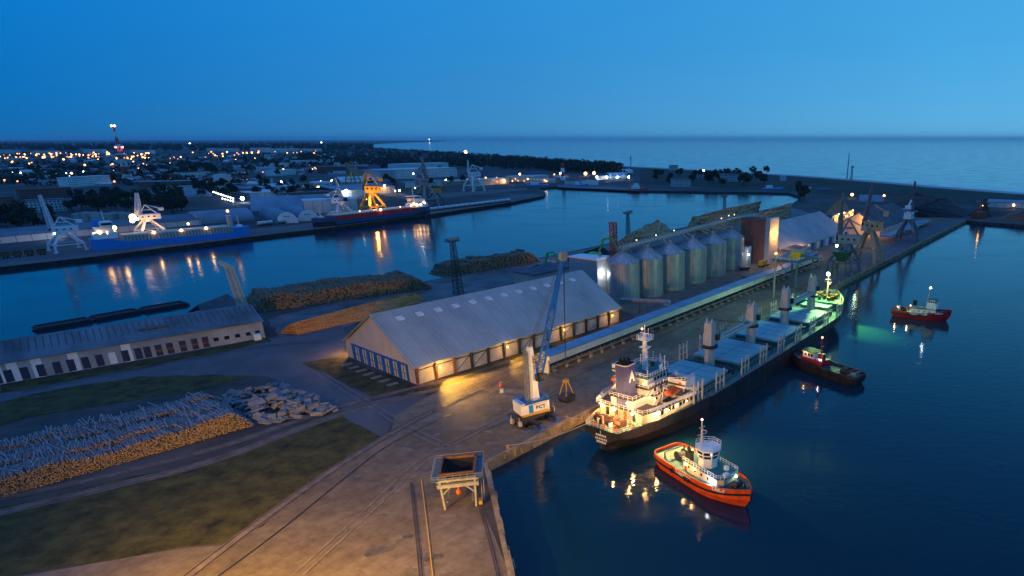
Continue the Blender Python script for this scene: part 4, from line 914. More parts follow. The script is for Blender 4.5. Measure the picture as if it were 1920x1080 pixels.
        mst = MB().bar((L * .57, 0, z0 + 2.4), (L * .60, 0, z0 + 11.5), .3, .3, .14).bar((L * .58, -.9, z0 + 8), (L * .58, .9, z0 + 8), .15).build('mast', mast_m or M['yellow'], t)
        bulb(mst, (L * .60, 0, z0 + 11.7), L_COOL, COOL, 150, .34, 'mast_lamp')
        for x, y, z, p in ((L * .31, 0, z0 + 2.8, 1200), (L * .10, -1.5, z0 + 2.0, 450)): bulb(t, (x, y, z), L_WARM, WARM, p, .22, 'deck_lamp', (-.5, 0, 0))
    else:              # black hulled tug: red house forward, long low after deck
        z0 = zt(L * .6); hy = B * .30
        d1 = MB().bb(L * .48, L * .78, -hy, hy, z0 - .5, z0 + 1.9).build('deckhouse', lowm, t)
        MB().rail([(L * .48, hy, z0 + 1.9), (L * .60, hy, z0 + 1.9)], 1, .7, .1).rail([(L * .48, -hy, z0 + 1.9), (L * .60, -hy, z0 + 1.9)], 1, .7, .1).build('railing', M['white'], d1)
        w1 = MB().prism([(L * .60, -hy * .9), (L * .76, -hy * .9), (L * .80, 0), (L * .76, hy * .9), (L * .60, hy * .9)], z0 + 1.9, z0 + 4.0).build('wheelhouse', housem, t)
        MB().prism([(L * .59, -hy), (L * .77, -hy), (L * .81, 0), (L * .77, hy), (L * .59, hy)], z0 + 4.0, z0 + 4.2).build('wheelhouse_roof', M['dark'], w1)
        for k in range(3): MB().box((L * .63 + k * 1.3, hy * .9 + .04, z0 + 3.1), (.8, .1, .9)).build('wheelhouse_window', M['glass'], w1)
        MB().box((L * .53, hy * .2, z0 + 3.0), (2.2, 1.9, 2.4), top=.85).build('funnel', lowm, t)
        mst = MB().bar((L * .55, 0, z0 + 1.9), (L * .56, 0, z0 + 9.6), .5, .5, .2).bar((L * .55, -.8, z0 + 6.5), (L * .55, .8, z0 + 6.5), .18).bar((L * .55, 0, z0 + 5), (L * .64, 0, z0 + 4.4), .2).build('mast', mast_m or M['red'], t)
        bulb(mst, (L * .56, 0, z0 + 9.8), L_WARM, WARM, 150, .26, 'mast_lamp'); bulb(t, (L * .70, hy * .9 + .3, z0 + 3.7), L_WARM, WARM, 110, .13, 'deck_lamp', (0, .4, 0)); bulb(t, (L * .50, hy + .1, z0 + 2.6), L_COOL, COOL, 90, .13, 'deck_lamp', (-.3, .3, 0))
        MB().bar((L * .28, -hb(L * .28), zt(5) + .5), (L * .28, hb(L * .28), zt(5) + .5), .18).bar((L * .10, -hb(L * .1), zt(2) + .5), (L * .10, hb(L * .1), zt(2) + .5), .18).build('tow_rail', M['cream'], t)
    def hull_text(s, k, size, m):
        x = L * k; sgn = 1 if flip else -1; ang = math.atan2(hb(x + 1) - hb(x - 1), 2)
        cx = text(s, size, m, t, (x, sgn * (hb(x) + .14), zt(x) + .18), (R(90), 0, (math.pi - ang if 0 else math.pi + ang * 1) if flip else -ang), 'hull_lettering', 1.0, .02, .04)
    if name_s: hull_text(name_s, .43 if shape == 0 else .46, 1.7, M['white'])
    if num_s: hull_text(num_s, .80, 1.25, M['white'])
    return t
tug('vermilion tug with octagonal white wheelhouse and lit deck lamps, nearest boat', G(1248, 846, -.5), G(1408, 930, 1.0), 10.2, M['tugred'], M['deckgreen'], M['white'], M['cream'], 'Tegotor', 'TAK-7')
tug('dark red tug with white house and lit stern, alone on open water to the right', G(1672, 583, -.5), G(1783, 590, .5), 8.2, M['red'], M['deckgreen'], M['white'], M['white'], 'TEGOTOR', 'TAK-6', shape=1)
tug('black hulled tug with red deckhouse and long low after deck, beside the bulk carrier', G(1614, 712, -.5), G(1483, 664, .5), 8.4, M['hullblack'], M['dark'], M['white'], M['red'], '', '', flip=True, shape=2)

# ================================================================ MOBILE HARBOUR CRANE
M['padblue'] = mat('worn_pad_blue', (.05, .11, .22), .7, var=.4)
mb0 = G(1000, 787); mc = thing('mobile_harbour_crane', 'white and blue mobile harbour crane with tall tower and blue lattice boom', 'crane', mb0, QRZ)
inv = Matrix.Rotation(-QRZ, 4, 'Z')
def loc_of(p): return inv @ (p - mb0)
ch = MB().bb(-6, 6, -2.4, 2.4, 1.2, 2.4).bb(-4, -2.5, -6, 6, 1.0, 1.7).bb(2.5, 4, -6, 6, 1.0, 1.7)
ch.build('chassis', M['dark'], mc)
for x in (-3.2, 3.2):
    for y in (-6, 6): MB().bb(x - 1.6, x + 1.6, y - 1.1, y + 1.1, .07, .30).bb(x - .4, x + .4, y - .4, y + .4, .35, 1.4).build('outrigger_pad', M['padblue'], mc)
for x in (-5, -3, -1, 1, 3, 5):
    for y in (-2.2, 2.2): MB().cyl((x, y - .4, .75), (x, y + .4, .75), .72, .72, 14).build('wheel', M['black'], mc)
for x in (-6.3, 6.3):
    for y in (-1.6, 1.6): MB().box((x, y, 1.5), (.9, .9, 1.3)).bar((x * 1.05, y, 2.0), (x * 1.05, y, 3.4), .14).build('bogie_end', M['cream'], mc)
tilt = math.radians(-18)
hs = MB().box((0, 0, 4.6), (8.2, 5.0, 2.8), tilt).build('machine_house', M['white'], mc)
MB().box((0, 0, 6.1), (8.4, 5.2, .22), tilt).build('house_roof', M['padblue'], hs); MB().box((0, 0, 2.95), (8.3, 5.1, .7), tilt).build('house_skirt', M['yellow'], hs)
cs, sn = math.cos(tilt), math.sin(tilt)
def tl(x, y, z): return (x * cs - y * sn, x * sn + y * cs, z)
MB().box(tl(0.6, -2.56, 4.6), (5.6, .1, 2.3), tilt).build('side_panel', M['skyblue'], hs)
MB().box(tl(1.2, -2.62, 4.6), (4.2, .1, 2.0), tilt).build('sign_panel', M['white'], hs)
text('BCT', 1.45, M['dark'], hs, tl(1.3, -2.75, 4.65), (R(90), 0, tilt), 'sign_lettering', 1.1, .02, .05)
MB().box(tl(-3.9, 0, 4.9), (1.4, 5.1, 3.2), tilt).build('counterweight', M['white'], mc)
tt = loc_of(V(997, 650, mb0))
twp = Vector((tt.x, tt.y, 0)) * .5
tw = MB().loft([[(twp.x + x * w, twp.y + y * w, z) for x, y in ((-1, -1), (1, -1), (1, 1), (-1, 1))] for z, w in ((6.4, 1.15), (12, .95), (tt.z - 1, .66), (tt.z, .55))]).build('tower', M['white'], mc)
ldr = MB().lattice((twp.x - 1.9, twp.y + .4, 5.0), (twp.x - 1.4, twp.y + .4, tt.z - 1.2), .9, .8, 14, .16); ldr.build('ladder_tower', M['grey'], tw)
text('LIEBHERR', 1.15, M['dark'], tw, (twp.x + .25, twp.y - .84, tt.z - 5.0), (0, 0, 0), 'tower_lettering', 1, .02, .03).rotation_euler = (R(90), R(90), 0)
bt = loc_of(V(1056, 480, mb0)); bf = Vector((twp.x + 2.2, twp.y + .6, 9.5))
bm_ = MB().lattice(bf, bf.lerp(bt, .62), 1.7, 1.5, 14, .28).bar(bf.lerp(bt, .60), bt, 1.35, 1.2, .75).build('boom', M['boomblue'], mc)
MB().cyl((bt.x, bt.y - .5, bt.z), (bt.x, bt.y + .5, bt.z), 1.3, 1.3, 16).build('boom_sheave', M['grey'], bm_)
cb = MB()
for s in (-.4, .4): cb.bar((twp.x, twp.y + s, tt.z), (bt.x, bt.y + s, bt.z), .10)
gp = loc_of(G(1063, 752)); cb.bar((bt.x, bt.y, bt.z), (gp.x, gp.y, 7.8), .10).bar((bt.x + .2, bt.y, bt.z), (gp.x + .3, gp.y, 7.8), .10); cb.build('hoist_cable', M['dark'], mc)
MB().bar((twp.x + 1, twp.y + .5, 8), bf.lerp(bt, .28), .5).build('luffing_cylinder', M['cream'], mc)
MB().box((twp.x + 1.0, twp.y - 1.9, 13.0), (1.8, 1.5, 2.0)).build('driver_cab', M['glass'], mc)
MB().rail([tl(-4, -2.4, 6.2), tl(4, -2.4, 6.2), tl(4, 2.4, 6.2), tl(-4, 2.4, 6.2)], 1.1, 1.5, .1, True).build('house_railing', M['skyblue'], hs)
# the grab hanging from it
gr = thing('clamshell_grab', 'rusty clamshell grab set down on the apron under the blue boom', 'grab', G(1063, 752, .06), QRZ)
MB().loft([[(-1.5, -1.7, .1), (1.5, -1.7, .1), (1.5, 1.7, .1), (-1.5, 1.7, .1)], [(-2.1, -1.7, 1.2), (2.1, -1.7, 1.2), (2.1, 1.7, 1.2), (-2.1, 1.7, 1.2)], [(-1.7, -1.7, 2.4), (1.7, -1.7, 2.4), (1.7, 1.7, 2.4), (-1.7, 1.7, 2.4)]]).build('shell', M['dark'], gr)
ga = MB()
for i in (-1, 1):
    for j in (-1, 1): ga.bar((i * 1.6, j * 1.4, 2.2), (i * .4, j * .5, 6.4), .32)
ga.box((0, 0, 6.7), (1.4, 1.5, .8)); ga.build('grab_arm', M['yellow'], gr)

M['portalgrey'] = mat('portal_grey_paint', (.34, .33, .32), .6, var=.3)
# ================================================================ HOPPER PORTAL AT THE QUAY CORNER
GL, GR_ = G(835, 956), G(893, 949); gd = (GR_ - GL).normalized()
hp = thing('loading_hopper', 'pale legged portal with open dark hopper on top, on the quay corner', 'hopper', (GL + GR_) / 2, math.atan2(gd.y, gd.x))
hz = 7.0; sp_ = (GR_ - GL).length / 2
for x in (-sp_, sp_):
    for y in (0, 9.0): MB().bar((x, y, 0), (x * 1.12, y, hz), .40, .40).build('leg', M['portalgrey'], hp)
MB().bb(-sp_ - 1.0, sp_ + 1.0, -.4, .4, hz - 1.6, hz - .8).bb(-sp_ - 1.0, sp_ + 1.0, -.35, .35, hz - .2, hz + .3).bar((-sp_ * 1.05, 0, hz - 3.4), (-sp_ * .45, 0, hz - 1.5), .25).bar((sp_ * 1.05, 0, hz - 3.4), (sp_ * .45, 0, hz - 1.5), .25).bb(-sp_ - .3, sp_ + .3, 8.7, 9.3, hz - 1.4, hz - .6).build('cross_beam', M['portalgrey'], hp)
for x in (-sp_ + .6, sp_ - .6): MB().bb(x - .15, x + .15, 0, 9, 1.6, 1.9).build('tie_beam', M['grey'], hp)
ix, iy0, iy1 = sp_ + .3, .5, 8.4
hop = MB()
q0 = [(-ix, iy0, hz + 1.2), (ix, iy0, hz + 1.2), (ix, iy1, hz + 1.2), (-ix, iy1, hz + 1.2)]; q1 = [(-1.2, 3.4, hz - 2.4), (1.2, 3.4, hz - 2.4), (1.2, 5.6, hz - 2.4), (-1.2, 5.6, hz - 2.4)]
hop.add(q0 + q1, [(0, 1, 5, 4), (1, 2, 6, 5), (2, 3, 7, 6), (3, 0, 4, 7), (4, 5, 6, 7)]); hop.build('hopper_bin', M['black'], hp)
rm = MB()
for a, b in zip(q0, q0[1:] + q0[:1]): rm.bar(a, b, .45, .6)
rm.build('hopper_rim', M['rust'], hp)
wk = MB().bb(-ix - 1.7, -ix - .3, -.6, 9.4, hz + .2, hz + .35).bb(ix + .3, ix + 1.7, -.6, 9.4, hz + .2, hz + .35).bb(-ix - 1.7, ix + 1.7, 8.7, 9.6, hz + .36, hz + .5)
wk.build('walkway', mat('walkway_plate', (.08, .14, .18), .6), hp)
MB().rail([(-ix - 1.7, -.6, hz + .35), (-ix - 1.7, 9.6, hz + .35), (ix + 1.7, 9.6, hz + .35), (ix + 1.7, -.6, hz + .35), (-ix - 1.7, -.6, hz + .35)], 1.0, 1.6, .1).build('railing', M['grey'], hp)
MB().bar((0, 0, hz - 1.6), (0, 0, hz - 2.4), .3).ball((0, 0, hz - 3.0), .6, 8, 6, 1.2).build('hook_block', M['orange'], hp)
MB().bb(sp_ + .5, sp_ + 1.3, .2, 1.6, .1, 1.0).build('control_box', M['yellow'], hp)
MB().bar((sp_ + 1.2, 2, 0), (sp_ + 1.2, 8, hz), .2).bar((sp_ + 1.7, 2, 0), (sp_ + 1.7, 8, hz), .2).build('stair', M['grey'], hp)

# ================================================================ PORTAL CRANES
def portal_crane(label, bx, by, tx, ty, zl, span, m, mh, boom=None, kind=0, group='portal cranes on the quays', rz=QRZ, lamp=None, legm=None, tail=True, bw_=1.9, at=None, fill=None):
    base = at if at else G(bx, by); c = thing('portal_crane', label, 'crane', base, 0, group)
    tip = V(tx, ty, base) - base
    ca, sa = math.cos(rz), math.sin(rz); h = span / 2
    def r(x, y, z): return (x * ca - y * sa, x * sa + y * ca, z)
    legm = legm or m
    for i in (-1, 1):
        for j in (-1, 1):
            lg = MB().bar(r(i * h, j * h, 0), r(i * h * .92, j * h * .92, zl * .45), zl * .085).bar(r(i * h * .92, j * h * .92, zl * .45), r(i * h * .28, j * h * .28, zl), zl * .10).box(r(i * h, j * h, .5), (zl * .20, zl * .10, 1.0), rz)
            lg.build('leg', legm, c)
    pb = MB()
    for i in (-1, 1): pb.bar(r(-h * .94, i * h * .94, zl * .42), r(h * .94, i * h * .94, zl * .42), zl * .05).bar(r(i * h * .94, -h * .94, zl * .42), r(i * h * .94, h * .94, zl * .42), zl * .05)
    pb.build('portal_beam', legm, c); MB().cyl((0, 0, zl - .8), (0, 0, zl + 1.2), span * .22, span * .22, 16).build('slew_ring', legm, c)
    hd = Vector((tip.x, tip.y, 0)); hd = hd.normalized() if hd.length > 1 else Vector((DU.x, DU.y, 0)); hr = math.atan2(hd.y, hd.x)
    hs = zl * .30; z0 = zl + 1.2
    def w(x, y, z): return (x * hd.x - y * hd.y, x * hd.y + y * hd.x, z)
    hse = MB().box(w(-span * .12, 0, z0 + hs / 2), (span * .85, span * .42, hs), hr).build('machine_house', mh, c)
    for k in range(3): MB().box(w(-span * .3 + k * span * .22, -span * .215, z0 + hs * .55), (span * .07, .12, hs * .25), hr).box(w(-span * .3 + k * span * .22, span * .215, z0 + hs * .55), (span * .07, .12, hs * .25), hr).build('window', M['glass'], hse)
    MB().box(w(span * .30, -span * .28, z0 + hs * .7), (span * .18, span * .14, hs * .8), hr).build('driver_cab', M['glass'], c)
    top = z0 + hs + zl * .55
    fr = MB()
    for s in (-1, 1):
        fr.bar(w(span * .22, s * span * .16, z0 + hs), w(-span * .05, s * span * .07, top), zl * .045).bar(w(-span * .45, s * span * .16, z0 + hs), w(-span * .05, s * span * .07, top), zl * .045)
        fr.bar(w(span * .12, s * span * .14, z0 + hs + zl * .25), w(-span * .28, s * span * .14, z0 + hs + zl * .25), zl * .03)
    fr.build('gantry_frame', m, c)
    foot = Vector(w(span * .26, 0, z0 + hs * .8)); bb_ = MB()
    if kind == 0: bb_.lattice(foot, tip, bw_, bw_ * .4, 9, bw_ * .16).bar(foot, tip, bw_ * .55, bw_ * .55, bw_ * .2)
    else:   # double jib: main boom, rocking fly jib on top with its tail tie
        bb_.lattice(foot, tip, bw_, bw_ * .6, 9, bw_ * .2).bar(foot, tip, bw_ * .5, bw_ * .5, bw_ * .25)
        e1 = tip + hd * (zl * .16) + Vector((0, 0, -zl * .62)); e0 = tip - hd * (zl * .18) + Vector((0, 0, zl * .10))
        bb_.bar(e0, tip, bw_ * .4).bar(tip, e1, bw_ * .5, None, bw_ * .25); bb_.bar(e0, Vector(w(-span * .05, 0, top)), bw_ * .18)
    bo = bb_.build('boom', m, c)
    if tail: MB().bar(w(-span * .05, 0, top), w(-span * .62, 0, z0 + hs + zl * .30), zl * .05).box(w(-span * .62, 0, z0 + hs + zl * .26), (span * .22, span * .3, zl * .16), hr).build('counterweight', mh, c)
    cbm = MB()
    for s in (-1, 1): cbm.bar(Vector(w(-span * .05, s * .4, top)), tip + Vector((0, 0, .3)), .09)
    cbm.build('cable', M['dark'], c)
    if fill: k_ = base.normalized() * -13; light(c, (k_.x, k_.y, zl * .75), fill[0], fill[1], 1.0)  # added fill light in mid-air before the crane, no lamp hangs there
    if lamp:
        for (x, y, z, p, mm, cc, rr) in lamp: bulb(c, w(x, y, z), mm, cc, p, rr, 'flood_lamp')
    return c
craneblue = mat('weathered_crane_blue', (.10, .13, .17), .5, var=.35); cranetan = mat('crane_tan_paint', (.40, .26, .15), .6, var=.3); cranewhite = mat('crane_white_paint', (.62, .64, .68), .45, var=.12)
craneyel = mat('crane_ochre_paint', (.58, .30, .04), .55, var=.25)
gl_ = lambda z: [(5, -3.5, z, 900, L_GRN, GRN, .7)]
portal_crane('dark blue quay crane with twin upright booms over a green hopper, beside the second hall', 1585, 522, 1581, 362, 16, 15, craneblue, M['grey'], kind=0, lamp=gl_(15), bw_=2.4, at=Q(281, 10))
portal_crane('tan portal crane with steep blue boom and splayed legs on the far quay', 1632, 512, 1637, 343, 19, 14, craneblue, cranetan, lamp=gl_(20), legm=cranetan, bw_=2.4, at=Q(322, 9))
portal_crane('slim grey quay crane farthest along the quay, in front of the dark heaps', 1710, 450, 1716, 340, 16, 13, craneblue, M['white'], lamp=gl_(20), bw_=2.0, at=Q(430, 12))
gh = thing('quay_hopper', 'dark green quay hopper with glowing orange underside below the twin boom crane', 'hopper', Q(272, 8), QRZ)
for x in (-4.5, 4.5):
    for y in (-4, 4): MB().bar((x, y, 0), (x * .9, y * .9, 9), .7).build('leg', mat('hopper_green', (.02, .10, .07), .6), gh)
MB().loft([[(-5.5, -5, 14), (5.5, -5, 14), (5.5, 5, 14), (-5.5, 5, 14)][::-1], [(-1.5, -1.5, 8), (1.5, -1.5, 8), (1.5, 1.5, 8), (-1.5, 1.5, 8)][::-1]]).build('hopper_bin', MATS['hopper_green'], gh)
bulb(gh, (0, -2.5, 7.2), L_SOD, SOD, 12000, .2, 'hopper_lamp')
portal_crane('white portal crane with long leaning boom at the left quay, beside the blue cargo ship', 128, 470, 74, 366, 12, 17, cranewhite, cranewhite, bw_=2.6)
portal_crane('white portal crane with blazing floodlights, working over the blue cargo ship', 285, 444, 256, 362, 13, 17, cranewhite, cranewhite, kind=0, bw_=3.4, lamp=[(8.5, -4, 16, 30000, L_WARM, WARM, 2.4), (6.0, -6, 15, 0, L_WARM, WARM, 1.9), (8.0, 3, 15.5, 0, L_WARM, WARM, 1.9), (9.5, 0, 13.5, 0, L_WARM, WARM, 1.6)], fill=(WARM, 9000))
portal_crane('pale blue white portal crane with upright boom behind the bow of the red striped ship', 640, 409, 628, 334, 14, 17, cranewhite, cranewhite, bw_=2.4)
portal_crane('ochre yellow double jib crane lit by lamps over the red striped ship', 702, 404, 684, 326, 22, 18, craneyel, craneyel, kind=1, bw_=2.6, lamp=[(5, -6, 16, 9000, L_SOD, SOD, .5), (-4, -8, 10, 9000, L_SOD, SOD, .5)], fill=(SOD, 20000))
portal_crane('distant grey yellow crane jib rising behind the big flat shed', 663, 345, 650, 304, 20, 18, craneyel, M['grey'], bw_=2.6)
portal_crane('tall dark grey lattice crane beside the stern of the red striped ship', 802, 389, 789, 294, 24, 18, M['grey'], M['grey'], kind=0, bw_=3.2, lamp=[(-12, 0, 38, 4000, L_COOL, COOL, 1.4)])
portal_crane('white splayed leg crane near the end of the opposite quay', 889, 358, 877, 300, 20, 22, cranewhite, cranewhite, bw_=2.6)
portal_crane('small green crane with lit cabin near the grey lattice crane', 818, 386, 806, 352, 14, 14, mat('crane_green', (.05, .12, .08), .6), M['yellow'], bw_=2.0)

# lattice crawler boom at the end of the long shed
cb0 = G(460, 592); lc = thing('lattice_boom_crane', 'rusty lattice boom crane leaning over the end of the long shed', 'crane', cb0, 0)
t1_, t2_ = V(429, 500, cb0) - cb0, V(411, 491, cb0) - cb0
MB().lattice((0, 0, 2.5), t1_, 2.6, 2.0, 14, .5).lattice(t1_, t2_, 1.6, .9, 4, .4).build('boom', M['cream'], lc)
MB().box((1, 2, 2.4), (5.5, 3.4, 2.6), .5).build('machine_house', M['rust'], lc); MB().box((1, .4, .6), (6, 1.0, 1.1), .5).box((1, 3.6, .6), (6, 1.0, 1.1), .5).build('crawler_track', M['black'], lc)

# ================================================================ MASTS
def flood_mast(label, bx, by, tx, ty, w=2.2, head=8.5):
    b = G(bx, by); z = ht(bx, by, tx, ty); t = thing('floodlight_mast', label, 'light mast', b, QRZ, 'floodlight masts on the log yard')
    MB().lattice((0, 0, 0), (0, 0, z - 1), w * 1.5, w * .75, 14, .26).build('lattice_mast', M['dark'], t)
    p = MB().bb(-head / 2, head / 2, -1.6, 1.6, z - 1, z - .7).rail([(-head / 2, -1.6, z - .7), (head / 2, -1.6, z - .7), (head / 2, 1.6, z - .7), (-head / 2, 1.6, z - .7)], 1.1, 1.4, .14, True).build('lamp_platform', M['dark'], t)
    for k in range(5): MB().box((-head / 2 + .8 + k * (head - 1.6) / 4, -1.7, z + .9), (1.0, .5, .9)).build('floodlight', M['grey'], p)
    return t
flood_mast('dark lattice floodlight mast between the log piles, nearest of three', 860, 553, 848, 449, 2.4, 6.5)
flood_mast('dark lattice floodlight mast behind the silos against the water', 1178, 451, 1178, 398, 2.0, 8)
flood_mast('thin floodlight mast farthest along the log yard', 1358, 402, 1360, 368, 2.2, 8)
rt = thing('lattice_tower', 'orange red square lattice tower rising behind the silo conveyor', 'lattice tower', G(1151, 478), QRZ)
MB().lattice((0, 0, 0), (0, 0, ht(1151, 478, 1151, 417)), 3.4, 3.4, 9, .55).build('lattice_frame', M['redlattice'], rt)
MB().lattice((0, 0, ht(1151, 478, 1151, 440)), (0, 0, ht(1151, 478, 1151, 424)), 2.4, 2.4, 3, .35).build('inner_frame', M['white'], rt)
for lab, bx, by, tx, ty, w in (('thin tall radio mast on the dunes, tallest against the sea', 1588, 335, 1592, 288, 1.4), ('shorter lattice mast on the dunes beside the tall thin mast', 1596, 337, 1598, 311, 3.0)):
    t = thing('radio_mast', lab, 'mast', G(bx, by), 0, 'masts on the dunes'); z = ht(bx, by, tx, ty)
    MB().lattice((0, 0, 0), (0, 0, z), w * 1.2, w * .5, 12, .5).bar((0, 0, z * .9), (0, 0, z), w * .9).build('lattice_mast', M['grey'], t)
    if w > 2: MB().bb(-3.5, 3.5, -3, 3, z * .90, z * .95).build('platform', M['dark'], t)
tw0 = G(242, 342); tz = ht(242, 342, 217, 236)
tv = thing('television_tower', 'red and white lattice television tower with lit red lamps, above the town', 'tower', tw0, .4)
cuts = [0, .14, .28, .42, .56, .68, .80, .90, 1]
for k in range(8):
    z0, z1 = tz * cuts[k], tz * cuts[k + 1]; wf = lambda q: 11 * (1 - q) ** 1.5 + 1.6
    MB().lattice((0, 0, z0), (0, 0, z1), wf(cuts[k]), wf(cuts[k + 1]), 3, .75).build('tower_section', M['redlattice'] if k % 2 else M['white'], tv)
MB().cyl((0, 0, tz * .64), (0, 0, tz * .66), 7, 7, 10).cyl((0, 0, tz * .5), (0, 0, tz * .515), 8, 8, 10).build('platform', M['white'], tv)
for q, p in ((1.0, 0), (.63, 0), (.64, 0)):
    for s in (-1, 1): bulb(tv, (s * (1.6 if q > .9 else 4.5), s * 2, tz * q), L_RED if q < .9 else lamp_mat('tower_lamp', (1, .75, .65), 14), None, 0, 1.5, 'obstruction_lamp')
lh_ = thing('lighthouse', 'small red and white banded lighthouse among the dock lamps on the far shore', 'lighthouse', G(1056, 338), 0); z = ht(1056, 338, 1056, 304)
for k in range(4): MB().cyl((0, 0, z * .9 * k / 4), (0, 0, z * .9 * (k + 1) / 4), 5 - k * .5, 4.5 - k * .5, 14).build('tower_band', M['white'] if k % 2 == 0 else M['red'], lh_)
MB().cyl((0, 0, z * .9), (0, 0, z), 2.4, .4, 12).build('lantern', M['red'], lh_)
wt_ = thing('wind_turbine', 'white wind turbine with three blades on the dunes against the sea', 'wind turbine', G(1183, 313), 0); z = ht(1183, 313, 1183, 294)
MB().cyl((0, 0, 0), (0, 0, z), 2.6, 1.6, 12).box((0, 0, z), (5, 9, 4)).build('tower', M['white'], wt_)
for k in range(3): a = R(80 + 120 * k); MB().bar((0, -5, z), (math.cos(a) * z * .45, -5, z + math.sin(a) * z * .45), 3.2, 1.0, .8).build('blade', M['white'], wt_)

M['oldbark'] = mat('weathered_brown_bark', (.17, .115, .07), .9, var=.7, scale=.8)
# ================================================================ LOG PILES, CHIPS, RUBBLE
def logpile(label, a, b, rows, depth, hgt, rad, face=True, seed=1, name='log_pile', wave=1.0, bark=None):
    """rows of stacked logs from ground point a to b; logs lie across the row so their cut ends show"""
    rng = random.Random(seed); d = (b - a); L = d.length; d /= L; n = Vector((-d.y, d.x, 0)); mb = MB()
    for k in range(rows):
        o = a + n * (k * depth * 1.06); s = rad * 2 * .98; nx = int(L / s)
        ph = rng.uniform(0, 6)
        for i in range(nx):
            t = i / nx; x = i * s
            H = hgt * min(1, t / .07 + .12, (1 - t) / .10 + .10) * (1 + wave * (.16 * math.sin(x * .13 + ph) + .10 * math.sin(x * .37 + ph * 2))) * (1 - .05 * k if k < 2 else .82)
            lay = max(1, int(H / (rad * 1.75)))
            for j in range(lay):
                if k > 0 and j < lay - 3: continue
                dx = rng.uniform(-.1, .1); ox = rng.uniform(-.35, .35); l2 = depth / 2 * rng.uniform(.92, 1.04); rr = rad * rng.choice((.62, .78, .9, 1.0, 1.1, 1.22))
                tl_ = .0
                if j >= lay - 2: dx += rng.gauss(0, .22); tl_ = rng.uniform(-.2, .2)
                c = o + d * (x + rng.uniform(-.08, .08) + (rad if j % 2 else 0)) + n * (depth / 2 + ox); zz = rad + j * rad * 1.75 + rng.uniform(-.06, .06)
                mb.cyl((c.x - n.x * l2 - d.x * dx, c.y - n.y * l2 - d.y * dx, zz - tl_ * .3), (c.x + n.x * l2 + d.x * dx, c.y + n.y * l2 + d.y * dx, zz + tl_ * .3), rr, rr * .92, 6, 1, 0)
    o = mb.build(name, [M['wood'], bark or M['bark']]); return tag(o, label, None, None, 'stuff')
la, lb_ = G(-40, 946), G(480, 797)
logpile('long stack of logs with orange cut ends facing us, front left', la, lb_, 5, 5.4, 4.6, .19, seed=3, wave=.8)
# single logs lying loose on the top of the front stack
rngl = random.Random(5); dl = (lb_ - la).normalized(); nl_ = Vector((-dl.y, dl.x, 0)); LLn = (lb_ - la).length
lgm = None
for i in range(150):
    t = rngl.uniform(.04, .9); k = rngl.choice((0, 1, 2, 3, 4)); p = la + dl * (LLn * t) + nl_ * (k * 5.7 + 2.7 + rngl.uniform(-1.5, 1.5))
    z = 4.6 * min(1, t / .07 + .12, (1 - t) / .10 + .1) * (1 - .05 * k if k < 2 else .82) * 1.02 + .2
    if lgm is None:
        lgm = MB().cyl((-3.1, 0, 0), (3.1, 0, 0), .13, .10, 6, 1, 0).build('log', [M['wood'], mat('pale_log_bark', (.27, .275, .29), .8, var=.5)]); o = lgm
    else: o = lgm.copy(); col.objects.link(o)
    o.location = (p.x, p.y, z + rngl.uniform(0, .3)); o.rotation_euler = (0, rngl.uniform(-.04, .04), math.atan2(nl_.y, nl_.x) + rngl.gauss(0, .14)); o.scale = (rngl.uniform(.7, 1.1),) * 3
    tag(o, 'loose pale log lying on top of the long front log stack', 'log', 'loose logs on the front stack')
logpile('long log stack by the basin behind the long shed, ridges with pale cut ends', G(474, 588), G(812, 541), 4, 7.5, 7.4, .40, seed=8, wave=.5, bark=M['oldbark'])
logpile('log stack behind the mast and the big warehouse', G(832, 521), G(1015, 490), 2, 8, 7.0, .46, seed=11, wave=.5, bark=M['oldbark'])
def heap(name, label, cat, pts, h, m, seed=1, n=26, kind=None, ridge=.5):
    """mound over a ground outline: height from distance to the outline, roughened"""
    rng = random.Random(seed); P_ = PX(*pts); mb = MB(); cx = sum((p for p in P_), Vector()) / len(P_)
    ring = []
    for i in range(len(P_)):
        for k in range(6): ring.append(P_[i].lerp(P_[(i + 1) % len(P_)], k / 6))
    N = len(ring); a = max(ring, key=lambda p: (p - cx).length); ax = (a - cx).normalized(); half = (a - cx).length
    prev = None; K = 12; grid = []
    for k in range(K + 1):
        f = k / K; row = []
        for p in ring:
            t = (p - cx).dot(ax); core = cx + ax * max(-half * ridge, min(half * ridge, t * ridge * 1.4)); q = p.lerp(core, f)
            q = q + Vector((rng.uniform(-1, 1), rng.uniform(-1, 1), 0)) * (h * .09 if 0 < k else 0)
            row.append((q.x, q.y, h * math.sin(f * math.pi / 2) ** 1.15 * (1 + rng.uniform(-.16, .16)) if k else -.05))
        grid.append(row)
    mb.loft(grid, cap=False); o_ = len(mb.v) - N; mb.f.append(tuple(o_ + i for i in range(N))); mb.m.append(0)
    return tag(mb.build(name, m), label, cat, None, kind)
heap('wood_chip_heap', 'long heap of orange brown bark and wood chips beside the big warehouse gable', 'wood chip heap', [(525, 625), (620, 600), (745, 575), (800, 560), (740, 590), (660, 605), (560, 628)], 4.5, M['chips'], 2, ridge=.75)
M['logheap'] = mat('piled_log_ends', (.36, .16, .06), .95, var=.85, scale=.55, bump=.8, c2=(.78, .44, .22))
heap('log_heap', 'rounded heap of logs behind the red lattice tower', 'log heap', [(1150, 458), (1185, 442), (1230, 432), (1262, 436), (1255, 446), (1180, 466)], 8.5, M['logheap'], 3, ridge=.8)
heap('log_heap', 'long high ridge of piled logs beyond the silo conveyor, by the water', 'log heap', [(1285, 442), (1330, 425), (1400, 405), (1420, 402), (1412, 412), (1340, 436)], 13, M['logheap'], 4, ridge=.85)
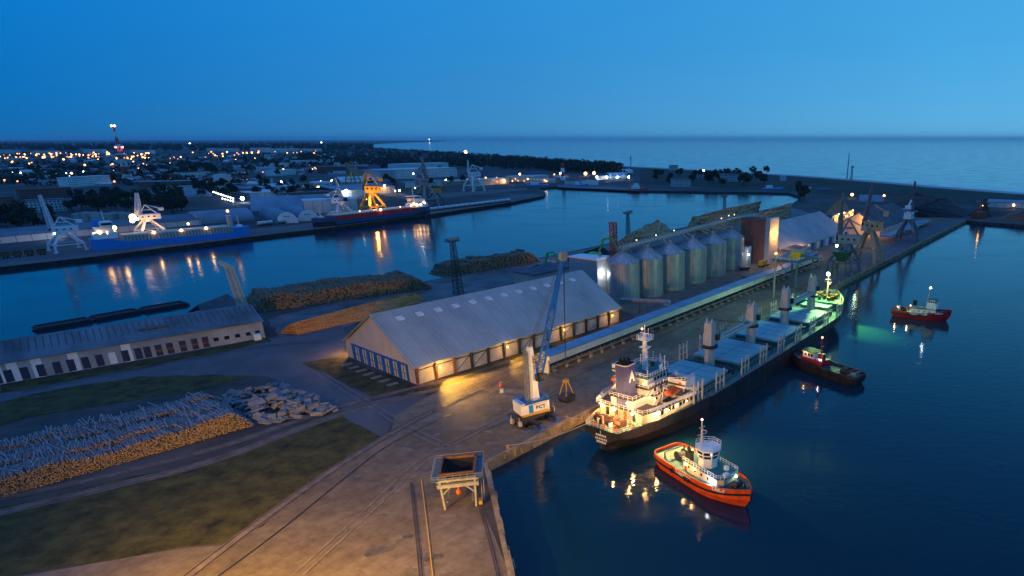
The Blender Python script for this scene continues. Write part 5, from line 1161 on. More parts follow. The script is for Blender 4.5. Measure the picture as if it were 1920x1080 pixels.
heap('log_heap', 'pointed heap of logs beyond the brick tower', 'log heap', [(1395, 432), (1440, 410), (1480, 400), (1482, 406), (1440, 424)], 11, M['logheap'], 5, ridge=.75)
heap('log_heap', 'low log heap behind the head house next to the green excavator', 'log heap', [(1050, 492), (1100, 478), (1140, 470), (1146, 476), (1100, 488), (1060, 497)], 4, M['coal'], 6, ridge=.6)
heap('sand_heap', 'orange lit conical heap under the sodium lamp beyond the halls', 'sand heap', [(1548, 398), (1568, 388), (1590, 388), (1592, 398), (1570, 402)], 10, M['chips'], 7, ridge=.2)
heap('coal_heap', 'broad dark heap of coal beyond the far end of the quay', 'coal heap', [(1660, 402), (1680, 384), (1780, 384), (1820, 398), (1812, 408), (1730, 408)], 9, M['coal'], 8, ridge=.7)
heap('coal_heap', 'reddish dark heap behind the coal heap at the far end', 'coal heap', [(1660, 384), (1700, 374), (1790, 378), (1800, 388), (1720, 390)], 9, mat('ore', (.07, .035, .025), .95, var=.5, scale=.1), 9, ridge=.7)
heap('coal_heap', 'small lit heap at the right edge under an orange lamp', 'coal heap', [(1870, 412), (1895, 398), (1960, 400), (1990, 416), (1930, 420)], 7, M['rust'], 10, ridge=.4)
heap('coal_heap', 'black heap at the right end of the quay beside the loading machine', 'coal heap', [(1812, 405), (1830, 394), (1858, 394), (1862, 406), (1840, 410)], 7, M['coal'], 11, ridge=.3)
# rubble of broken concrete slabs, each a piece of its own
rng = random.Random(12); slab_protos = []
for k in range(5):
    w, l, h = rng.uniform(1.7, 3.0), rng.uniform(2.6, 5.6), rng.choice((.25, .32, .4, .6, 1.1))
    mbx = MB().box((0, 0, 0), (l, w, h), 0, top=rng.uniform(.86, 1))
    if k % 2: mbx.box((.15, .1, h * .5 + .22), (l * .92, w * .94, .32), .06).box((-.1, 0, -h * .5 - .22), (l * .97, w * .9, .32), -.04)
    slab_protos.append(mbx)
meshes = []
used_l = {}
S0, S1, S2, S3 = G(385, 752), G(520, 716), G(632, 772), G(500, 796)
for i in range(190):
    u, v = rng.random(), rng.random(); p = S0.lerp(S1, u).lerp(S3.lerp(S2, u), v); dome = max(0, 1 - ((u - .5) * 2) ** 2) * max(0, 1 - ((v - .5) * 2) ** 2)
    k = i % 5
    if len(meshes) < 5: o = slab_protos[k].build('concrete_slab', M['slabm']); meshes.append(o)
    else: o = meshes[k].copy(); col.objects.link(o)
    lv = rng.random(); o.location = (p.x, p.y, .45 + dome * 2.6 * lv); sc_ = rng.choice((.3, .45, .6, .75, .9, 1.0)); o.scale = (sc_, sc_, sc_)
    o.rotation_euler = (rng.gauss(0, .32), rng.gauss(0, .32), QRZ + rng.gauss(0, .8))
    tag(o, 'grey concrete slab tumbled in the rubble heap beside the front log stack', 'concrete slab', 'concrete slabs in the rubble heap')
# things beside the gable and tracks
for lab, p, m in (('small red signal box lying beside the railway tracks near the crane', (940, 724), 'redlattice'), ('white barrel standing beside the railway tracks near the crane', (941, 736), 'white')):
    t = thing('track_box', lab, 'box', G(*p), .3); MB().cyl((0, 0, .1), (0, 0, 1.3), .6, .5, 10).build('body', M[m], t); MB().cyl((0, 0, 1.3), (0, 0, 1.45), .66, .6, 10).build('lid', M['grey'], t)

# ================================================================ MACHINES
def excavator(label, bx, by, hd, s=1.0):
    t = thing('log_loader', label, 'excavator', G(bx, by), hd, 'green log loaders')
    MB().bb(-2.6 * s, 2.6 * s, -2.2 * s, -1.2 * s, 0, 1.1 * s).bb(-2.6 * s, 2.6 * s, 1.2 * s, 2.2 * s, 0, 1.1 * s).build('crawler_track', M['black'], t)
    MB().box((-.6 * s, 0, 2.3 * s), (5 * s, 3.0 * s, 2.0 * s)).build('body', M['green'], t); MB().box((1.3 * s, 1.0 * s, 3.6 * s), (1.5 * s, 1.2 * s, 1.8 * s)).build('cab', M['glass'], t)
    MB().bar((1.4 * s, -.3 * s, 2.6 * s), (4.0 * s, -.3 * s, 9.5 * s), .8 * s).bar((4.0 * s, -.3 * s, 9.5 * s), (8.2 * s, -.3 * s, 10.2 * s), .7 * s).build('boom', M['green'], t)
    MB().bar((8.2 * s, -.3 * s, 10.2 * s), (11 * s, -.3 * s, 4.6 * s), .6 * s).build('stick', M['green'], t)
    MB().box((11 * s, -.3 * s, 3.6 * s), (1.2 * s, 1.6 * s, 1.8 * s), 0, top=.5).build('grapple', M['dark'], t)
excavator('green log loader with bent arm beside the low green roofed hut', 1019, 508, -.6, 1.2); excavator('green log loader with raised arm behind the head house', 1118, 487, -.35, 1.45)
ht_ = thing('weigh_hut', 'small hut with green roof and lit windows behind the warehouse ridge', 'hut', G(1022, 515), QRZ)
MB().bb(-5, 5, -3, 3, 0, 5.0).build('wall', M['cream'], ht_); MB().xprism([(-3.6, 5.0), (0, 6.6), (3.6, 5.0), (3.6, 5.3), (0, 6.95), (-3.6, 5.3)], -5.6, 5.6).build('roof', M['deckgreen'], ht_)
for x in (-3, 0, 3): MB().box((x, -3.05, 2.8), (1.6, .1, 1.6)).build('window', L_WIN, ht_)
def truck(label, bx, by, rz, m, group='trucks parked in the yard'):
    t = thing('truck', label, 'truck', G(bx, by, .12), rz, group)
    MB().bb(-5.5, 2.5, -1.25, 1.25, 1.1, 3.8).build('cargo_box', m, t); cbn = MB().bb(2.8, 5.2, -1.2, 1.2, .8, 3.2).build('cab', M['white'], t); MB().bb(5.21, 5.26, -1.0, 1.0, 1.9, 2.9).build('windscreen', M['glass'], cbn)
    for x in (-4.2, -2.6, 3.8):
        for y in (-1.1, 1.1): MB().cyl((x, y - .2, .55), (x, y + .2, .55), .55, .55, 12).build('wheel', M['black'], t)
truck('yellow box truck parked under the orange lamp beside the brick tower', 1432, 499, QRZ, M['yellow']); truck('white truck with bright box beside the light pole and the lean-to shed', 1462, 484, QRZ + .3, M['white'])
pp_ = thing('pipe_bundle', 'bundle of dark green pipes lying beside the blue roofed gallery', 'pipes', G(1412, 518), math.atan2(kd.y, kd.x))
for k in range(4): MB().cyl((-9, k * 1.1 - 1.6, .75), (12, k * 1.1 - 1.6, .75), .55, .55, 10).build('pipe', M['deckgreen'], pp_)
sk = thing('steel_skip', 'dark open skip beside the last silo', 'skip', G(1396, 507), .4); MB().loft([[(-2.2, -1.2, 0), (2.2, -1.2, 0), (2.2, 1.2, 0), (-2.2, 1.2, 0)], [(-3.2, -1.5, 2.2), (3.2, -1.5, 2.2), (3.2, 1.5, 2.2), (-3.2, 1.5, 2.2)]]).build('skip_body', M['dark'], sk); MB().bar((-3.2, 0, 2.2), (3.2, 0, 2.2), .2).build('rim', M['rust'], sk)
lm_ = thing('bulk_loading_machine', 'dark rusty bucket loading machine at the far right end of the quay', 'loading machine', G(1835, 410), .5); lm_.scale = (.5, .5, .5)
MB().bb(-16, 16, -6, 6, 0, 14).build('base_house', M['rust'], lm_)
MB().bar((-14, 0, 14), (10, 0, 38), 3.0).bar((10, 0, 38), (24, 0, 12), 2.2).bar((0, 0, 14), (2, 0, 34), 2.4).bar((-18, 0, 8), (26, 0, 30), 1.6).lattice((12, 0, 0), (10, 0, 38), 5, 3, 6, .7).build('bucket_arm', M['dark'], lm_)
bulb(lm_, (-4, -7, 26), L_SOD, SOD, 900, .8, 'work_lamp')
# barges lying along the basin side of the long shed, and a covered slip
for i, (x0, y0, x1, y1, lb2) in enumerate(((68, 619, 172, 601, 'dark empty barge at the left end of the basin bank, first of three'), (176, 600, 262, 584, 'dark barge in the middle of the three behind the long shed'), (268, 584, 350, 570, 'dark barge nearest the blue slip roof'))):
    a, b = G(x0, y0, WATER), G(x1, y1, WATER); d = b - a; t = thing('barge', lb2, 'barge', a, math.atan2(d.y, d.x), 'barges moored behind the long shed'); L = d.length
    MB().loft([[(0, -4, 0), (0, 4, 0), (-1, 4, .9), (-1, -4, .9)], [(L, -4, 0), (L, 4, 0), (L, 4, .9), (L, -4, .9)]]).build('hull', mat('barge_paint', (.035, .025, .03), .7, var=.4), t)
    rr_ = MB(); rr_.bb(0, L - 1, -3.9, -3.5, 0.9, 1.5).bb(0, L - 1, 3.5, 3.9, 0.9, 1.5).bb(L - 1.4, L - 1, -3.5, 3.5, 0.9, 1.5).bb(0, .4, -3.5, 3.5, 0.9, 1.5); rr_.build('coaming', M['dark'], t)
sr_ = thing('slip_roof', 'collapsed gable roof of blue sheets leaning at the basin behind the long shed', 'roof', G(405, 585), QRZ + .5)
MB().add([(-12, -5, .5), (10, -6, 1), (9, 0, 6.5), (-9, 0, 5.5)], [(0, 1, 2, 3)]).add([(-12, -5, .2), (10, -6, .7), (9, 0, 6.2), (-9, 0, 5.2)], [(3, 2, 1, 0)]).build('near_slope', M['darkroof'], sr_); MB().add([(-9, .1, 5.5), (9, .1, 6.5), (12, 7, 2), (-10, 7, 1)], [(3, 2, 1, 0)]).add([(-9, .1, 5.2), (9, .1, 6.2), (12, 7, 1.7), (-10, 7, .7)], [(0, 1, 2, 3)]).build('far_slope', M['blue'], sr_); MB().bar((-9, 0, 0), (-9, 0, 5.3), .3).bar((9, 0, 0), (9, 0, 6.3), .3).build('post', M['rust'], sr_)

# ================================================================ FAR SHIPS
M['coamred'] = mat('red_coaming_paint', (.55, .035, .03), .5, var=.2)
def coaster(label, stern, bow, B, hullm, topm, coam, house_at_stern=True, deckm=None, lamps=(), s=1.0, gear=False, ribm=None):
    d = bow - stern; L = d.length; t = thing('cargo_ship', label, 'ship', (stern.x, stern.y, WATER), math.atan2(d.y, d.x), 'cargo ships at the far quay')
    def hb(x): k = x / L; return B / 2 * min(1, (.72 + k * 4) if k < .07 else 1) * (1 if k < .82 else max(.03, 1 - ((k - .82) / .18) ** 2.2))
    xs = [0, 3, L * .07, L * .2, L * .5, L * .8] + [L * k for k in (.86, .861, .9, .94, .97, 1)]
    zt = lambda x: 5.2 * s + (2.2 * s if x > L * .8605 or x < L * .16 else 0)
    rg = [[(x, hb(x), zt(x)), (x - (.0 if x < L * .8 else (x / L - .8) * 10), hb(x) * .9, 0), (x, hb(x) * .8, -1), (x, -hb(x) * .8, -1), (x - (.0 if x < L * .8 else (x / L - .8) * 10), -hb(x) * .9, 0), (x, -hb(x), zt(x))][::-1] for x in xs]
    MB().loft(rg).build('hull', hullm, t)
    if topm:
        bd_ = MB()
        for a, b in zip(xs, xs[1:]):
            for q in (-1, 1): bd_.bar((a, q * (hb(a) + .02), zt(a) - 1.2 * s), (b, q * (hb(b) + .02), zt(b) - 1.2 * s), .2, 2.6 * s)
        bd_.build('upper_strake', topm, t)
    x0, x1 = L * .18, L * .86
    hc = MB().bb(x0, x1, -B * .40, B * .40, 5.2 * s, 8.0 * s).build('hatch_coaming', coam, t)
    MB().bb(x0, x1, -B * .41, B * .41, 8.0 * s, 8.6 * s).build('hatch_cover', deckm or M['grey'], hc)
    rb = MB()
    for k in range(34): rb.bb(x0 + (x1 - x0) * k / 33 - .25, x0 + (x1 - x0) * k / 33 + .25, -B * .43, -B * .40, 5.2 * s, 8.0 * s).bb(x0 + (x1 - x0) * k / 33 - .25, x0 + (x1 - x0) * k / 33 + .25, B * .40, B * .43, 5.2 * s, 8.0 * s)
    rb.build('coaming_rib', ribm or M['cream'], hc)
    h1 = MB().bb(2, L * .155, -B * .40, B * .40, 7.4 * s, 10.5 * s).bb(4, L * .14, -B * .32, B * .32, 10.5 * s, 13.2 * s).build('deck_house', M['white'], t)
    h2_ = MB().bb(L * .07, L * .145, -B * .36, B * .36, 13.2 * s, 15.6 * s).build('wheelhouse', M['white'], h1); MB().bb(L * .146, L * .1475, -B * .33, B * .33, 14.0 * s, 15.1 * s).bb(L * .08, L * .14, -B * .365, -B * .362, 14 * s, 15.1 * s).bb(L * .08, L * .14, B * .362, B * .365, 14 * s, 15.1 * s).build('window_band', M['glass'], h1)
    MB().bb(4, 8, -2, 2, 13.2 * s, 17 * s).build('funnel', hullm, t); MB().bar((L * .11, 0, 15.6 * s), (L * .11, 0, 21 * s), .5).bar((L * .11, -2, 19 * s), (L * .11, 2, 19 * s), .3).build('mast', M['white'], t)
    MB().bar((L * .93, 0, zt(L)), (L * .93, 0, zt(L) + 6.5 * s), .5).bb(L * .93 - 2, L * .93 + 2, -2, 2, zt(L), zt(L) + 1.4).build('foremast', M['white'], t)
    if gear: MB().bb(L * .86, L * .885, -B * .2, B * .2, 7.4 * s, 14 * s).build('breakwater', M['beige'], t)
    for x, y, z, p, m_, c, r in lamps: bulb(t, (L * x, B * y, z * s), m_, c, p, r, 'deck_lamp')
    return t
coaster('bright blue cargo ship with white stern house and lit deck, under the floodlit crane', G(176, 476, WATER), G(472, 447, WATER), 15, M['skyblue'], None, M['grey'], deckm=M['cream'], gear=True, s=1.4,
        lamps=[(.03, -.3, 10, 2500, L_WARM, WARM, 1.1), (.06, -.35, 10.6, 2500, L_WARM, WARM, 1.2), (.10, -.35, 10, 2500, L_WARM, WARM, .9), (.155, .1, 12, 4000, L_WARM, WARM, 1.5), (.145, -.3, 9.5, 900, L_WARM, WARM, 1.1), (.36, -.46, 8.6, 1200, L_WARM, WARM, .9), (.53, -.46, 8.6, 1200, L_WARM, WARM, .9), (.69, -.46, 8.6, 1200, L_WARM, WARM, .9), (.60, .1, 11, 1500, L_WARM, WARM, .8), (.875, 0, 16.5, 1800, L_SOD, SOD, 1.0)])
coaster('navy cargo ship with red hatch coamings and lit stern house under the ochre crane', G(800, 405, WATER), G(588, 432, WATER), 17, M['hullblack'], mat('navy_paint', (.03, .06, .17), .5), M['coamred'], deckm=M['cream'], s=1.4, ribm=M['coamred'],
        lamps=[(.02, .3, 9.5, 3500, L_WARM, WARM, 1.2), (.05, .35, 10.2, 3500, L_WARM, WARM, 1.2), (.09, .40, 9.4, 2500, L_WARM, WARM, 1.0), (.13, .42, 9.6, 3500, L_WARM, WARM, 1.1), (.16, .42, 10.5, 2500, L_WARM, WARM, .9), (.19, .44, 9.5, 1500, L_WARM, WARM, .8), (.30, .48, 9.5, 4000, L_WARM, WARM, .4), (.66, .48, 9.5, 4000, L_WARM, WARM, .4), (.48, .48, 9.0, 4000, L_WARM, WARM, 1.0), (.08, .0, 21, 300, L_WARM, WARM, .6)])
tb = thing('small_red_boat', 'small red workboat moored at the far dock', 'boat', G(1194, 359, WATER), .4); MB().loft([[(-14, -4, 0), (-14, 4, 0), (-14, 4.5, 4), (-14, -4.5, 4)], [(8, -4, 0), (8, 4, 0), (8, 4.5, 4.5), (8, -4.5, 4.5)], [(18, -.3, 0), (18, .3, 0), (19, .3, 6.5), (19, -.3, 6.5)]]).build('hull', M['redlattice'], tb); MB().bb(-8, 4, -3, 3, 4, 9).bb(-4, 2, -2.4, 2.4, 9, 12).build('wheelhouse', M['white'], tb)
for (x, y, l, lb2) in ((1010, 351, 40, 'blue hulled boat at the far dock behind the jetty tip'), (1448, 358, 34, 'pale blue boat moored at the far shore near the dark trees'), (1088, 351, 26, 'small white boat between the dock lamps')):
    b_ = thing('moored_boat', lb2, 'boat', G(x, y, WATER), .1, 'boats along the far shore'); MB().loft([[(-l / 2, -4, 0), (-l / 2, 4, 0), (-l / 2, 4.5, 4), (-l / 2, -4.5, 4)], [(l * .3, -4, 0), (l * .3, 4, 0), (l * .3, 4.5, 4.5), (l * .3, -4.5, 4.5)], [(l / 2, -.3, 0), (l / 2, .3, 0), (l / 2 + 1, .3, 6), (l / 2 + 1, -.3, 6)]]).build('hull', M['skyblue'], b_); MB().bb(-l * .3, 0, -3, 3, 4, 8.5).build('deck_house', M['white'], b_); MB().bar((-l * .1, 0, 8), (-l * .1, 0, 15), .5).build('mast', M['grey'], b_)

# ================================================================ FAR SHORE AND TOWN
sheet('dune_grass', PX((1200, 316), (1300, 321), (1500, 332), (1760, 354), (1920, 366), (2100, 377), (2500, 402), (2100, 404), (1920, 392), (1800, 384), (1650, 374), (1500, 360), (1200, 345)), mat('dune_grass_cover', (.020, .032, .018), .95, var=.6, scale=.012, world_co=True, c2=(.045, .05, .03)), .06)
sheet('dune_road', PX((1830, 376), (1920, 380), (2050, 386), (2050, 390), (1920, 384), (1830, 379)), M['asphalt'], .09)
def facade(name, c, px=3.2, pz=3.0, fx=.34, fz=.30, dark=.12):
    m = mat(name, c, .8, var=.15, scale=.1); t = m.node_tree; b = t.nodes['Principled BSDF']
    tcn = t.nodes.new('ShaderNodeTexCoord'); s = t.nodes.new('ShaderNodeSeparateXYZ'); t.links.new(tcn.outputs['Object'], s.inputs[0]); outs = []
    for ax, p, f in (('X', px, fx), ('Z', pz, fz)):
        mo = t.nodes.new('ShaderNodeMath'); mo.operation = 'PINGPONG'; mo.inputs[1].default_value = p / 2; t.links.new(s.outputs[ax], mo.inputs[0])
        g = t.nodes.new('ShaderNodeMath'); g.operation = 'GREATER_THAN'; g.inputs[1].default_value = p / 2 * (1 - f * 1.6); t.links.new(mo.outputs[0], g.inputs[0]); outs.append(g)
    mu = t.nodes.new('ShaderNodeMath'); mu.operation = 'MULTIPLY'; t.links.new(outs[0].outputs[0], mu.inputs[0]); t.links.new(outs[1].outputs[0], mu.inputs[1])
    mxn = t.nodes.new('ShaderNodeMixRGB'); mxn.inputs[2].default_value = (.02, .025, .035, 1); t.links.new(mu.outputs[0], mxn.inputs[0])
    t.links.new(b.inputs['Base Color'].links[0].from_socket, mxn.inputs[1]); t.links.new(mxn.outputs[0], b.inputs['Base Color']); return m
F_W = facade('pale_facade', (.68, .68, .68)); F_B = facade('brick_facade', (.22, .085, .07)); F_G = facade('grey_facade', (.42, .42, .43)); F_Y = facade('ochre_facade', (.42, .30, .17))
P_W = lines(mat('panel_wall', (.55, .55, .52), .8, var=.15, scale=.05), 'X', 9.0, .35, .25)
R_B = mat('blue_grey_roof', (.17, .22, .27), .7, var=.3, scale=.03); R_Q = mat('quay_roof', (.10, .13, .17), .7, var=.3, scale=.05); R_R = mat('red_roof', (.22, .06, .04), .85, var=.3, scale=.05); R_O = mat('orange_tile_roof', (.40, .13, .05), .85, var=.25, scale=.1); R_D = M['darkroof']; R_L = mat('pale_roof', (.50, .52, .54), .7, var=.2, scale=.03)
def far_building(label, p1, p2, ytop, depth, wall, roof, kind='flat', name='building', cat='building', group=None, rise=.2):
    a, b = G(*p1), G(*p2); d = b - a; L = d.length; h = max(3, ht(p1[0], p1[1], p1[0] - (p1[1] - ytop) * .2, ytop))
    t = thing(name, label, cat, a, math.atan2(d.y, d.x), group)
    if kind == 'arch':
        pr = [(depth / 2 - depth / 2 * math.cos(math.pi * k / 14), h * math.sin(math.pi * k / 14)) for k in range(15)]
        MB().xprism([(p[0], p[1]) for p in pr], .6, L).build('roof', roof, t); MB().xprism([(p[0], p[1] * .97) for p in pr], -.3, .59).build('end_wall', wall, t)
    elif kind == 'gable':
        r = depth * rise; MB().bb(0, L, 0, depth, 0, h - r).build('wall', wall, t); MB().xprism(roofprof(depth, h - r, h, .4, .5), -.6, L + .6).build('roof', roof, t)
    else:
        MB().bb(0, L, 0, depth, 0, h - .6).build('wall', wall, t); MB().bb(-.4, L + .4, -.4, depth + .4, h - .6, h).build('roof', roof, t)
    return t
FB = far_building
FB('long pale quay warehouse with blue roof and panelled wall behind the left cranes', (-60, 463), (378, 421), 441, 42, P_W, R_Q, 'gable', 'quay_warehouse', 'warehouse', rise=.085)
t = FB('arched hangar with orange lit end, right of the long quay warehouse', (374, 421), (478, 412), 399, 34, M['concwall'], R_B, 'arch', 'arched_hangar', 'hangar', 'arched hangars by the far quay')
def hangar(label, c1, px_w, top, L, rz):
    a = G(*c1); b = G(c1[0] + px_w, c1[1] - 1); w = (b - a).length; h = ht(c1[0] + px_w / 2, c1[1], c1[0] + px_w / 2 - 3, top)
    d = (b - a).normalized(); t = thing('arched_hangar', label, 'hangar', a, math.atan2(d.y, d.x), 'arched hangars by the far quay')
    pr = [(w / 2 - w / 2 * math.cos(math.pi * k / 16), h * math.sin(math.pi * k / 16)) for k in range(17)]
    vs = lambda y: [(p[0] - y * .55, y, p[1]) for p in pr]
    MB().loft([vs(.5), vs(L)]).build('roof', R_B, t); MB().loft([[(p[0], -.2, p[1]) for p in pr], [(p[0], .45, p[1]) for p in pr]]).build('end_wall', M['white'], t)
    for k in range(3): MB().bb(w * .36 + k * w * .1, w * .42 + k * w * .1, -.3, -.21, h * .55, h * .65).build('vent', M['dark'], t)
hangar('left arched hangar with blue roof and white half round end, by the wagons', (520, 419), 40, 398, 70, 0); hangar('right arched hangar with white half round end, beside the bow of the red striped ship', (559, 415), 40, 394, 70, 0)
FB('wide blue roofed storage shed behind the two arched hangars', (470, 397), (612, 391), 374, 75, M['concwall'], R_B, 'gable', 'storage_shed', 'shed')
FB('low pale panelled shed between the blue shed and the ochre crane', (572, 401), (672, 396), 377, 30, P_W, R_L, 'flat', 'storage_shed', 'shed')
t = FB('big flat white walled shed with wall lamp behind the ochre crane', (642, 371), (742, 361), 352, 70, P_W, R_B, 'gable', 'storage_shed', 'shed', rise=.06)
bulb(t, (6, -2, 9), L_COOL, COOL, 7000, 1.5, 'wall_lamp', (0, -3, 0)); bulb(t, (75, -2, 11), L_WARM, SOD, 7000, 1.4, 'wall_lamp', (0, -3, 0))
FB('brown earth bank wall behind the orange lamp', (545, 377), (640, 372), 362, 12, M['dirt'], M['dirt'], 'flat', 'earth_bank', 'bank')
FB('long red brick mill building at the left', (40, 375), (138, 370), 355, 24, F_B, R_R, 'flat'); FB('small red brick house at the far left', (8, 384), (30, 382), 370, 16, F_B, R_R)
FB('grey five storey block with rows of windows behind the leaning crane boom', (52, 399), (126, 395), 376, 20, F_G, R_D); FB('pale long three storey school with many windows', (131, 352), (210, 346), 333, 18, F_W, R_L)
FB('low red brick shop hall with pale roof edge', (258, 352), (375, 349), 341, 30, M['brick'], R_B); FB('orange roofed low hall', (385, 350), (420, 348), 341, 18, M['cream'], R_O); FB('white narrow tower block beside the orange roofed hall', (419, 348), (437, 346), 328, 14, F_W, R_L)
FB('brick tower block left of the pale terrace', (322, 340), (341, 338), 327, 16, F_B, R_D); FB('long pale terrace with lit windows', (345, 335), (395, 332), 323, 14, F_W, R_R)
FB('long red brick apartment block with pale stripes, centre of the far bank', (595, 325), (690, 324), 312, 22, F_B, R_B); FB('ochre lit block right of the brick apartments', (680, 330), (716, 327), 319, 18, F_Y, R_B); FB('red roofed long hall before the forest', (580, 308), (628, 305), 300, 30, F_W, R_R)
FB('white house cluster roof left of the brick apartments', (505, 316), (543, 314), 307, 26, F_W, R_L); FB('white flat villa with cool lamp', (520, 330), (557, 327), 320, 26, F_W, R_L); FB('teal roofed low hall left of centre', (480, 344), (512, 342), 336, 30, F_W, R_B)
FB('large white factory hall with stepped roofs', (720, 337), (858, 331), 319, 60, F_W, R_L); FB('upper white factory storey behind the factory hall', (745, 322), (842, 318), 308, 40, F_W, R_L, name='factory_hall'); FB('dark sided factory wing at the left of the factory hall', (716, 340), (742, 338), 320, 40, F_G, R_B, name='factory_wing')
FB('long low lit works with row of windows beneath the cool lamps', (838, 349), (905, 345), 340, 26, F_Y, R_L); FB('cream works under orange lamps', (900, 348), (955, 344), 337, 26, M['cream'], R_L); FB('low white dock shed left of the lighthouse', (960, 341), (1030, 338), 331, 25, M['cream'], R_L); FB('long lit dock shed right of the orange dock lamps', (985, 344), (1042, 343), 337, 20, M['cream'], R_L)
FB('white boat hall with blue grey roof above the dock lamps', (1144, 336), (1176, 335), 325, 30, M['white'], R_L, 'gable'); FB('grey dock shed beside the white boat hall', (1118, 337), (1143, 336), 330, 25, P_W, R_B); FB('white small house on the dune edge', (1171, 325), (1187, 324), 318, 20, M['white'], R_L, 'gable')
FB('grey bunker like building at the water edge of the far shore', (1268, 351), (1296, 350), 336, 24, F_G, R_D); FB('tall dark block on the dune edge with lit doorway', (1262, 320), (1271, 319.5), 310, 14, F_G, R_D); FB('ruined grey house among dark trees at right of the far shore', (1350, 340), (1390, 341), 326, 20, F_G, R_D); FB('long low grey barracks behind the far shore', (1290, 334), (1350, 335), 325, 20, F_G, R_D); FB('white cabin near the surf line', (1464, 339), (1474, 339), 329, 12, F_W, R_L)
FB('grey shed behind the lighthouse on the far dock', (1058, 346), (1085, 346), 338, 16, P_W, R_D); FB('white containers office at far dock', (1090, 347), (1120, 347), 340, 12, M['white'], R_L)
for i, (x0, x1, y, l) in enumerate(((1491, 1508, 354.5, 'left long white trailer parked on the far shore road'), (1510, 1521, 354.5, 'right short white trailer parked on the far shore road'), (1534, 1557, 358, 'long dark blue container on the far shore road'))):
    FB(l, (x0, y), (x1, y), y - 4, 6, M['white'] if i < 2 else M['blue'], R_L if i < 2 else R_B, 'flat', 'trailer', 'trailer')
FB('grey blue storage boxes beside the third hall at the dark heaps', (1680, 407), (1712, 406), 394, 16, P_W, R_B, name='container_row', cat='containers'); FB('blue roofed hall between the two orange lamps beyond the heaps', (1612, 378), (1655, 379), 368, 40, P_W, R_B, 'gable')
FB('long low blue roofed shed at the right edge beyond the heaps', (1850, 388), (1990, 394), 378, 40, P_W, R_B, name='storage_shed', cat='shed')
for i, (x, y, top, w) in enumerate(((151, 421, 401, 9), (166, 421, 399, 10), (183, 421, 399, 11), (203, 417, 401, 9), (217, 414, 399, 9), (233, 414, 399, 9), (245, 414, 400, 7))):
    b = G(x, y); r = (G(x + w, y) - b).length; h = ht(x, y, x - 4, top); t = thing('oil_tank', 'rusty pale oil tank in the row behind the long quay warehouse', 'tank', b, 0, 'oil tanks behind the quay warehouse')
    MB().cyl((0, 0, 0), (0, 0, h), r, r, 20).build('tank_wall', mat('rusty_tank', (.30, .28, .25), .7, var=.5, scale=.2, stretch=(1, 1, .25)), t); MB().cyl((0, 0, h), (0, 0, h + 1.2), r * 1.02, .3, 20).build('tank_roof', R_B, t)
# railway wagons along the far quay
wm = mat('wagon_white', (.55, .56, .57), .6, var=.25); w0 = None
for x in [484, 493.5, 503, 522, 531.5, 541, 550] + [794 + 9.6 * k for k in range(17)]:
    y = (424 - (x - 484) * .105) if x < 600 else 397.5 - (x - 794) * .120
    a, b = G(x, y), G(x + 8.4, y - (.9 if x < 600 else 1.0)); d = b - a
    if w0 is None:
        w0 = thing('tank_wagon', '', 'railway wagon', (0, 0, 0), 0); l = 14.0
        MB().cyl((.3, 0, 2.6), (l - .3, 0, 2.6), 1.5, 1.5, 14).build('tank', wm, w0); MB().bb(0, l, -1.2, 1.2, .9, 1.3).build('wagon_frame', M['dark'], w0)
        for q in (1.6, 3.4, l - 3.4, l - 1.6): MB().cyl((q, -.8, .5), (q, .8, .5), .5, .5, 10).build('wheelset', M['black'], w0)
        t = w0
    else: t = copy_tree(w0)
    t.location = a; t.rotation_euler.z = math.atan2(d.y, d.x); k = d.length / 14.0; t.scale = (k, 1, 1)
    tag(t, 'white tank wagon standing by the two arched hangars' if x < 600 else 'white tank wagon standing in the row along the jetty edge', 'railway wagon', 'tank wagons by the hangars' if x < 600 else 'tank wagons along the jetty')

ow = None
for k in range(5):
    a, b = G(-22 + k * 23, 487 - k * 2.1), G(-1 + k * 23, 485 - k * 2.1); d = b - a
    if ow is None:
        ow = thing('open_wagon', '', 'railway wagon', a, 0); l = d.length
        MB().loft([[(0, -1.5, 1.1), (l, -1.5, 1.1), (l, 1.5, 1.1), (0, 1.5, 1.1)], [(-.1, -1.6, 3.4), (l + .1, -1.6, 3.4), (l + .1, 1.6, 3.4), (-.1, 1.6, 3.4)]]).build('wagon_body', M['rust'], ow); MB().bb(.3, l - .3, -1.3, 1.3, 3.4, 3.9).build('coal_load', M['coal'], ow)
        for q in (1.6, 3.4, l - 3.4, l - 1.6): MB().cyl((q, -.8, .5), (q, .8, .5), .5, .5, 10).build('wheelset', M['black'], ow)
        t = ow
    else: t = copy_tree(ow)
    t.location = a; t.rotation_euler.z = math.atan2(d.y, d.x); tag(t, 'dark open coal wagon in the row at the left end of the far quay', 'railway wagon', 'open wagons at the left of the far quay')

# ---------------------------------------------------------------- trees
def crown(rng, n, h, r, leaf):
    mb = MB(); cl = [(rng.uniform(-.6, .6) * r, rng.uniform(-.6, .6) * r, h * rng.uniform(.42, .85), r * rng.uniform(.34, .55)) for _ in range(9)]
    for i in range(n):
        c = rng.choice(cl); v = Vector((rng.gauss(0, 1), rng.gauss(0, 1), rng.gauss(0, .8))).normalized() * c[3] * rng.uniform(.55, 1.05)
        p = Vector(c[:3]) + v; a = Vector((rng.gauss(0, 1), rng.gauss(0, 1), rng.gauss(0, 1))).normalized(); b = a.orthogonal().normalized() * leaf * rng.uniform(.6, 1.2); e = a.cross(b).normalized() * leaf * rng.uniform(.6, 1.2)
        mb.add([p - b - e, p + b - e * .6, p + b * .8 + e, p - b * .7 + e * .9], [(0, 1, 2, 3)])
    return mb
fol = [mat('tree_foliage', (.022, .040, .016), .9, var=.6, scale=.25), mat('dark_tree_foliage', (.014, .026, .016), .9, var=.6, scale=.25)]
